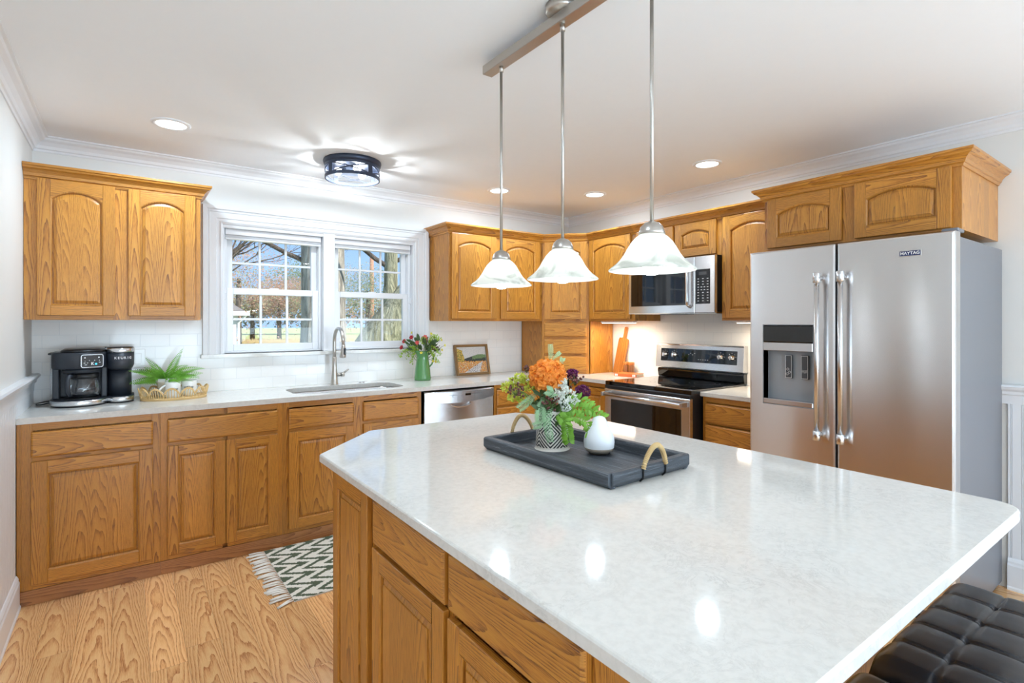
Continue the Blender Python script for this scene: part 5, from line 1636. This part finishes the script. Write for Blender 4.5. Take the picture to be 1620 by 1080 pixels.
# rug
rg_ = thing('woven_rug', 'green and white geometric flatweave rug with white fringe on the floor', 'rug', (.672, 2.735, 0.0))
RL, RWd = 1.30, .705
def rugc(x, y):
    u = (x / .118) % 1.0; v = ((y + .02) / .1415) % 1.0
    q = u - abs(2 * v - 1)
    if q > 0: g = q < .36
    else: g = (-q) > .46
    return (84, 96, 74) if g else (240, 236, 224)
nx, ny = 300, 166; m = MB(); vs = []; fs = []; cl = []
for j in range(ny + 1):
    for i in range(nx + 1): vs.append((RL * i / nx, RWd * j / ny, .0065 + .0006 * math.sin(j * PI)))
for j in range(ny):
    for i in range(nx):
        a = j * (nx + 1) + i; fs.append((a, a + 1, a + nx + 2, a + nx + 1)); cl.append(s2l(rugc(RL * (i // 2 * 2 + (1 if j % 2 else 0)) / nx, RWd * (j + .5) / ny)))
m.add(vs, fs, cols=cl); m.box(0, RL, 0, RWd, .0008, .0062)
m.build('weave', WOVEN, rg_)
rr2 = random.Random(3)
for end, sx in ((0, -1), (RL, 1)):
    m = MB()
    for k in range(34):
        y = .01 + (RWd - .02) * k / 33
        ln = rr2.uniform(.075, .105); dy = rr2.uniform(-.018, .018) - (.03 if k < 2 else 0)
        for q in range(3):
            o = (q - 1) * .0032
            m.tube([(end, y, .005), (end + sx * ln * .35, y + dy * .3 + o, .006 + .002 * rr2.random()), (end + sx * ln * .7, y + dy * .7 + o * 1.4, .006), (end + sx * ln, y + dy + o * 2.4, .004)], [.0026, .0032, .003, .0018], 5)
    m.build('fringe', COTTON, rg_)

vt = thing('floor_register', 'brown slotted floor register beside the refrigerator', 'floor vent', (3.50, .52, .0005))
MB().box(-.055, .055, -.15, .15, 0, .004).build('vent_frame', VENTM, vt, bevel=.001)
m = MB()
for k in range(10): m.box(-.043, -.004, -.14 + k * .028, -.14 + k * .028 + .018, .0035, .0046); m.box(.004, .043, -.14 + k * .028, -.14 + k * .028 + .018, .0035, .0046)
m.build('vent_slots', BLACK, vt)

# ================================================================= OUTSIDE
gm = MB(); gm.add([(-120, 4.3, -.6), (160, 4.3, -.6), (160, 220, -.6), (-120, 220, -.6)], [(0, 1, 2, 3)])
struct(gm.build('ground', GRASS), 'lawn outside the window')
ro = random.Random(17)
def cloud(m, c, r, rz, n, s_, mi=0):
    for _ in range(n):
        d = Vector((ro.gauss(0, 1), ro.gauss(0, 1), ro.gauss(0, 1))).normalized() * ro.uniform(.25, 1) ** .45
        p = Vector(c) + Vector((d.x * r, d.y * r, d.z * rz))
        a = Vector((ro.gauss(0, 1), ro.gauss(0, 1), ro.gauss(0, 1))).normalized(); b = a.orthogonal().normalized()
        s1 = s_ * ro.uniform(.6, 1.3)
        m.add([tuple(p), tuple(p + a * s1 * .5 + b * s1 * .35), tuple(p + a * s1), tuple(p + a * s1 * .5 - b * s1 * .35)], [(0, 1, 2, 3)], mi=mi)
def grow(m, p, d, L, r, depth, spread=.5, up=.12):
    p = Vector(p); d = Vector(d).normalized(); pts = [p.copy()]; n = 4
    for i in range(n):
        d = (d + Vector((ro.uniform(-.18, .18), ro.uniform(-.18, .18), ro.uniform(-.05, .15) + up * .5))).normalized()
        p = p + d * (L / n); pts.append(p.copy())
        if depth > 0 and i >= 1:
            dd = (d + Vector((ro.gauss(0, spread), ro.gauss(0, spread), ro.gauss(0, spread * .6)))).normalized()
            grow(m, p, dd, L * ro.uniform(.55, .75), r * .5, depth - 1, spread, up)
    m.tube([tuple(q) for q in pts], [r * (1 - .45 * i / n) for i in range(n + 1)], 6 if r > .03 else 4)
    if depth > 0: grow(m, p, d, L * .65, r * .55, depth - 1, spread, up)
# big near tree with a leaning limb
bt = thing('large_tree', 'thick barked tree just outside, its leaning limb filling the right window', 'tree', (2.71, 9.17, -.6))
MB().tube([(0, 0, -.05), (0, 0, .5), (.02, 0, 2.0), (0, 0, 4.0), (.05, .1, 6.5)], [.55, .42, .36, .34, .28], 20).build('trunk', BARK, bt)
MB().tube([(.1, -.1, .55), (.46, -.5, 1.15), (.80, -.74, 1.80), (1.22, -.88, 2.42), (1.9, -1.1, 3.5), (2.8, -1.2, 5.0)], [.36, .36, .33, .28, .24, .2], 18).build('limb', MOSSB, bt)
MB().tube([(.86, -.72, 2.0), (.93, -.70, 2.6), (.95, -.68, 3.6), (.90, -.6, 5.2)], [.15, .115, .105, .09], 12).build('upright_limb', MOSSB, bt)
m = MB()
for p, d, L in (((0, 0, 3.2), (1, -.3, .5), 2.2), ((0, 0, 2.9), (-1, .2, .4), 2.4), ((.95, -.68, 3.0), (1, -.2, .3), 1.2), ((.94, -.68, 2.9), (-1, .1, .5), 1.2), ((0, 0, 3.6), (-1, -.3, .2), 2.0)):
    grow(m, p, d, L, .045, 3, .5, 0)
m.build('branches', BARKD, bt)
# bare branched tree at left
lt = thing('bare_tree', 'bare autumn tree with fine branches seen through the left window', 'tree', (.9, 15.6, -.6))
m = MB(); m.tube([(0, 0, -.05), (0, 0, 1.5), (.1, 0, 2.6)], [.22, .18, .16], 10); m.build('trunk', BARKD, lt)
m = MB()
for k in range(5): grow(m, (.1, 0, 1.9 + .25 * k), (1.0, ro.uniform(-.4, .4), .75), 2.6, .040, 4, .42, .05)
for k in range(3): grow(m, (.1, 0, 2.1 + .3 * k), (-.6, ro.uniform(-.6, .6), .9), 2.4, .04, 3, .42, .05)
m.build('branches', BARKD, lt)
m = MB(); cloud(m, (1.7, 0, 2.4), 1.9, 1.0, 260, .07); m.build('leaves', BROWNL, lt)
# middle distance
def tree(name, lab, x, y, zc, r, rz, mats, n, s_, tr_=.2, grp='trees beyond the lawn'):
    o = thing(name, lab, 'tree', (x, y, -.6), 0, grp)
    MB().tube([(0, 0, -.05), (0, 0, zc * .5), (.05, 0, zc + .6)], [tr_, tr_ * .8, tr_ * .5], 8).build('trunk', BARKD, o)
    m = MB()
    for k in range(7):
        a = 2 * PI * k / 7; cloud(m, (r * .45 * math.cos(a), r * .45 * math.sin(a), zc + .6 + rz * ro.uniform(-.4, .5)), r * .62, rz * .6, n // 7, s_, k % len(mats))
    m.build('crown', mats, o)
tree('autumn_tree', 'brown leaved tree at the left of the far row, behind the house porch', 11.6, 65.5, 4.0, 3.6, 2.6, [BROWNL, OLIVEL], 6500, .15, .28)
tree('autumn_tree', 'brown leaved tree in the middle of the far row', 14.1, 64.0, 4.2, 3.4, 2.6, [BROWNL], 6500, .15, .28)
tree('autumn_tree', 'brown leaved tree at the right of the far row, by the thick trunk', 16.6, 62.5, 4.2, 3.6, 2.8, [BROWNL, OLIVEL], 6500, .15, .28)
tree('autumn_tree', 'brown tree showing low in the right window beside the thick trunk', 12.6, 40.0, 3.2, 3.2, 2.3, [BROWNL, OLIVEL], 5000, .11, .24)
tree('evergreen_tree', 'green evergreen in the right window, left of the utility pole', 9.3, 24.4, 2.9, 1.25, 1.6, [PINE, OLIVEL], 3600, .075, .16)
tree('evergreen_tree', 'dark evergreen behind the far row, seen in the left window', 24.5, 92.0, 7.5, 7.0, 5.0, [PINE], 4000, .32, .4)
tree('evergreen_tree', 'evergreen in the right window, between the pole and the upright limb', 13.0, 27.0, 2.2, 2.0, 1.4, [PINE, OLIVEL], 3600, .10, .18)
tree('evergreen_tree', 'evergreen far behind the leaning limb at the right', 19.5, 34.0, 2.0, 3.0, 1.6, [PINE], 1200, .3, .2)
tree('autumn_tree', 'tall brown tree left of the row, above the house roof', 6.2, 40.0, 4.4, 3.6, 3.0, [BROWNL, OLIVEL], 4500, .12, .25)
m = MB()
for k in range(240):
    x = -20 + 90 * k / 240; cloud(m, (x, 110 - x * .5, 2 + ro.uniform(0, 3)), 2.4, 2.4, 70, .5, k % 3)
tag(m.build('distant_treeline', [OLIVEL, BROWNL, PINE]), 'hazy distant treeline beyond the field', 'trees', None, 'stuff')
m = MB()
for k in range(2600):
    x = ro.uniform(8, 34); y = 50 - (x - 20) * .6 + ro.uniform(-1.5, 1.5); h = ro.uniform(.3, .6)
    m.add([(x, y, -.6), (x + .10, y, -.6), (x + .04 + ro.uniform(-.1, .1), y, -.6 + h)], [(0, 1, 2)])
tag(m.build('dry_grass', REED), 'band of dry tan grass across the lawn', 'grass', None, 'stuff')
up = thing('utility_pole', 'slim brown utility pole seen through the right window', 'pole', (11.28, 28.9, -.6))
MB().tube([(0, 0, -.05), (0, 0, 5.85)], [.15, .11], 12).build('pole', POLEW, up)
hs = thing('neighbour_house', 'grey sided house corner with white porch post, low in the left window', 'house', (3.3, 22.0, -.6))
MB().box(-9, 0, 0, 8, -.05, 2.4).build('wall', SIDING, hs)
MB().loft([[(-9.4, -.4, 2.35), (.4, -.4, 2.35), (.4, 8.4, 2.35), (-9.4, 8.4, 2.35)], [(-5, 3, 4.6), (-2.6, 3, 4.6), (-2.6, 5, 4.6), (-5, 5, 4.6)]], True, True, True).build('roof', SHINGLE, hs)
MB().box(-9.4, .42, -.46, -.38, 2.25, 2.4).box(.36, .44, -.4, 8.4, 2.25, 2.4).build('fascia', PORCHW, hs)
MB().box(-.08, .08, -.12, .0, 0, 2.3).box(-2, .5, -1.0, 0, .35, .5).tube([(.35, -.4, 2.3), (.1, -.15, 2.0), (.1, -.15, .6), (.4, -.4, .35)], .05, 8).build('porch_trim', PORCHW, hs)
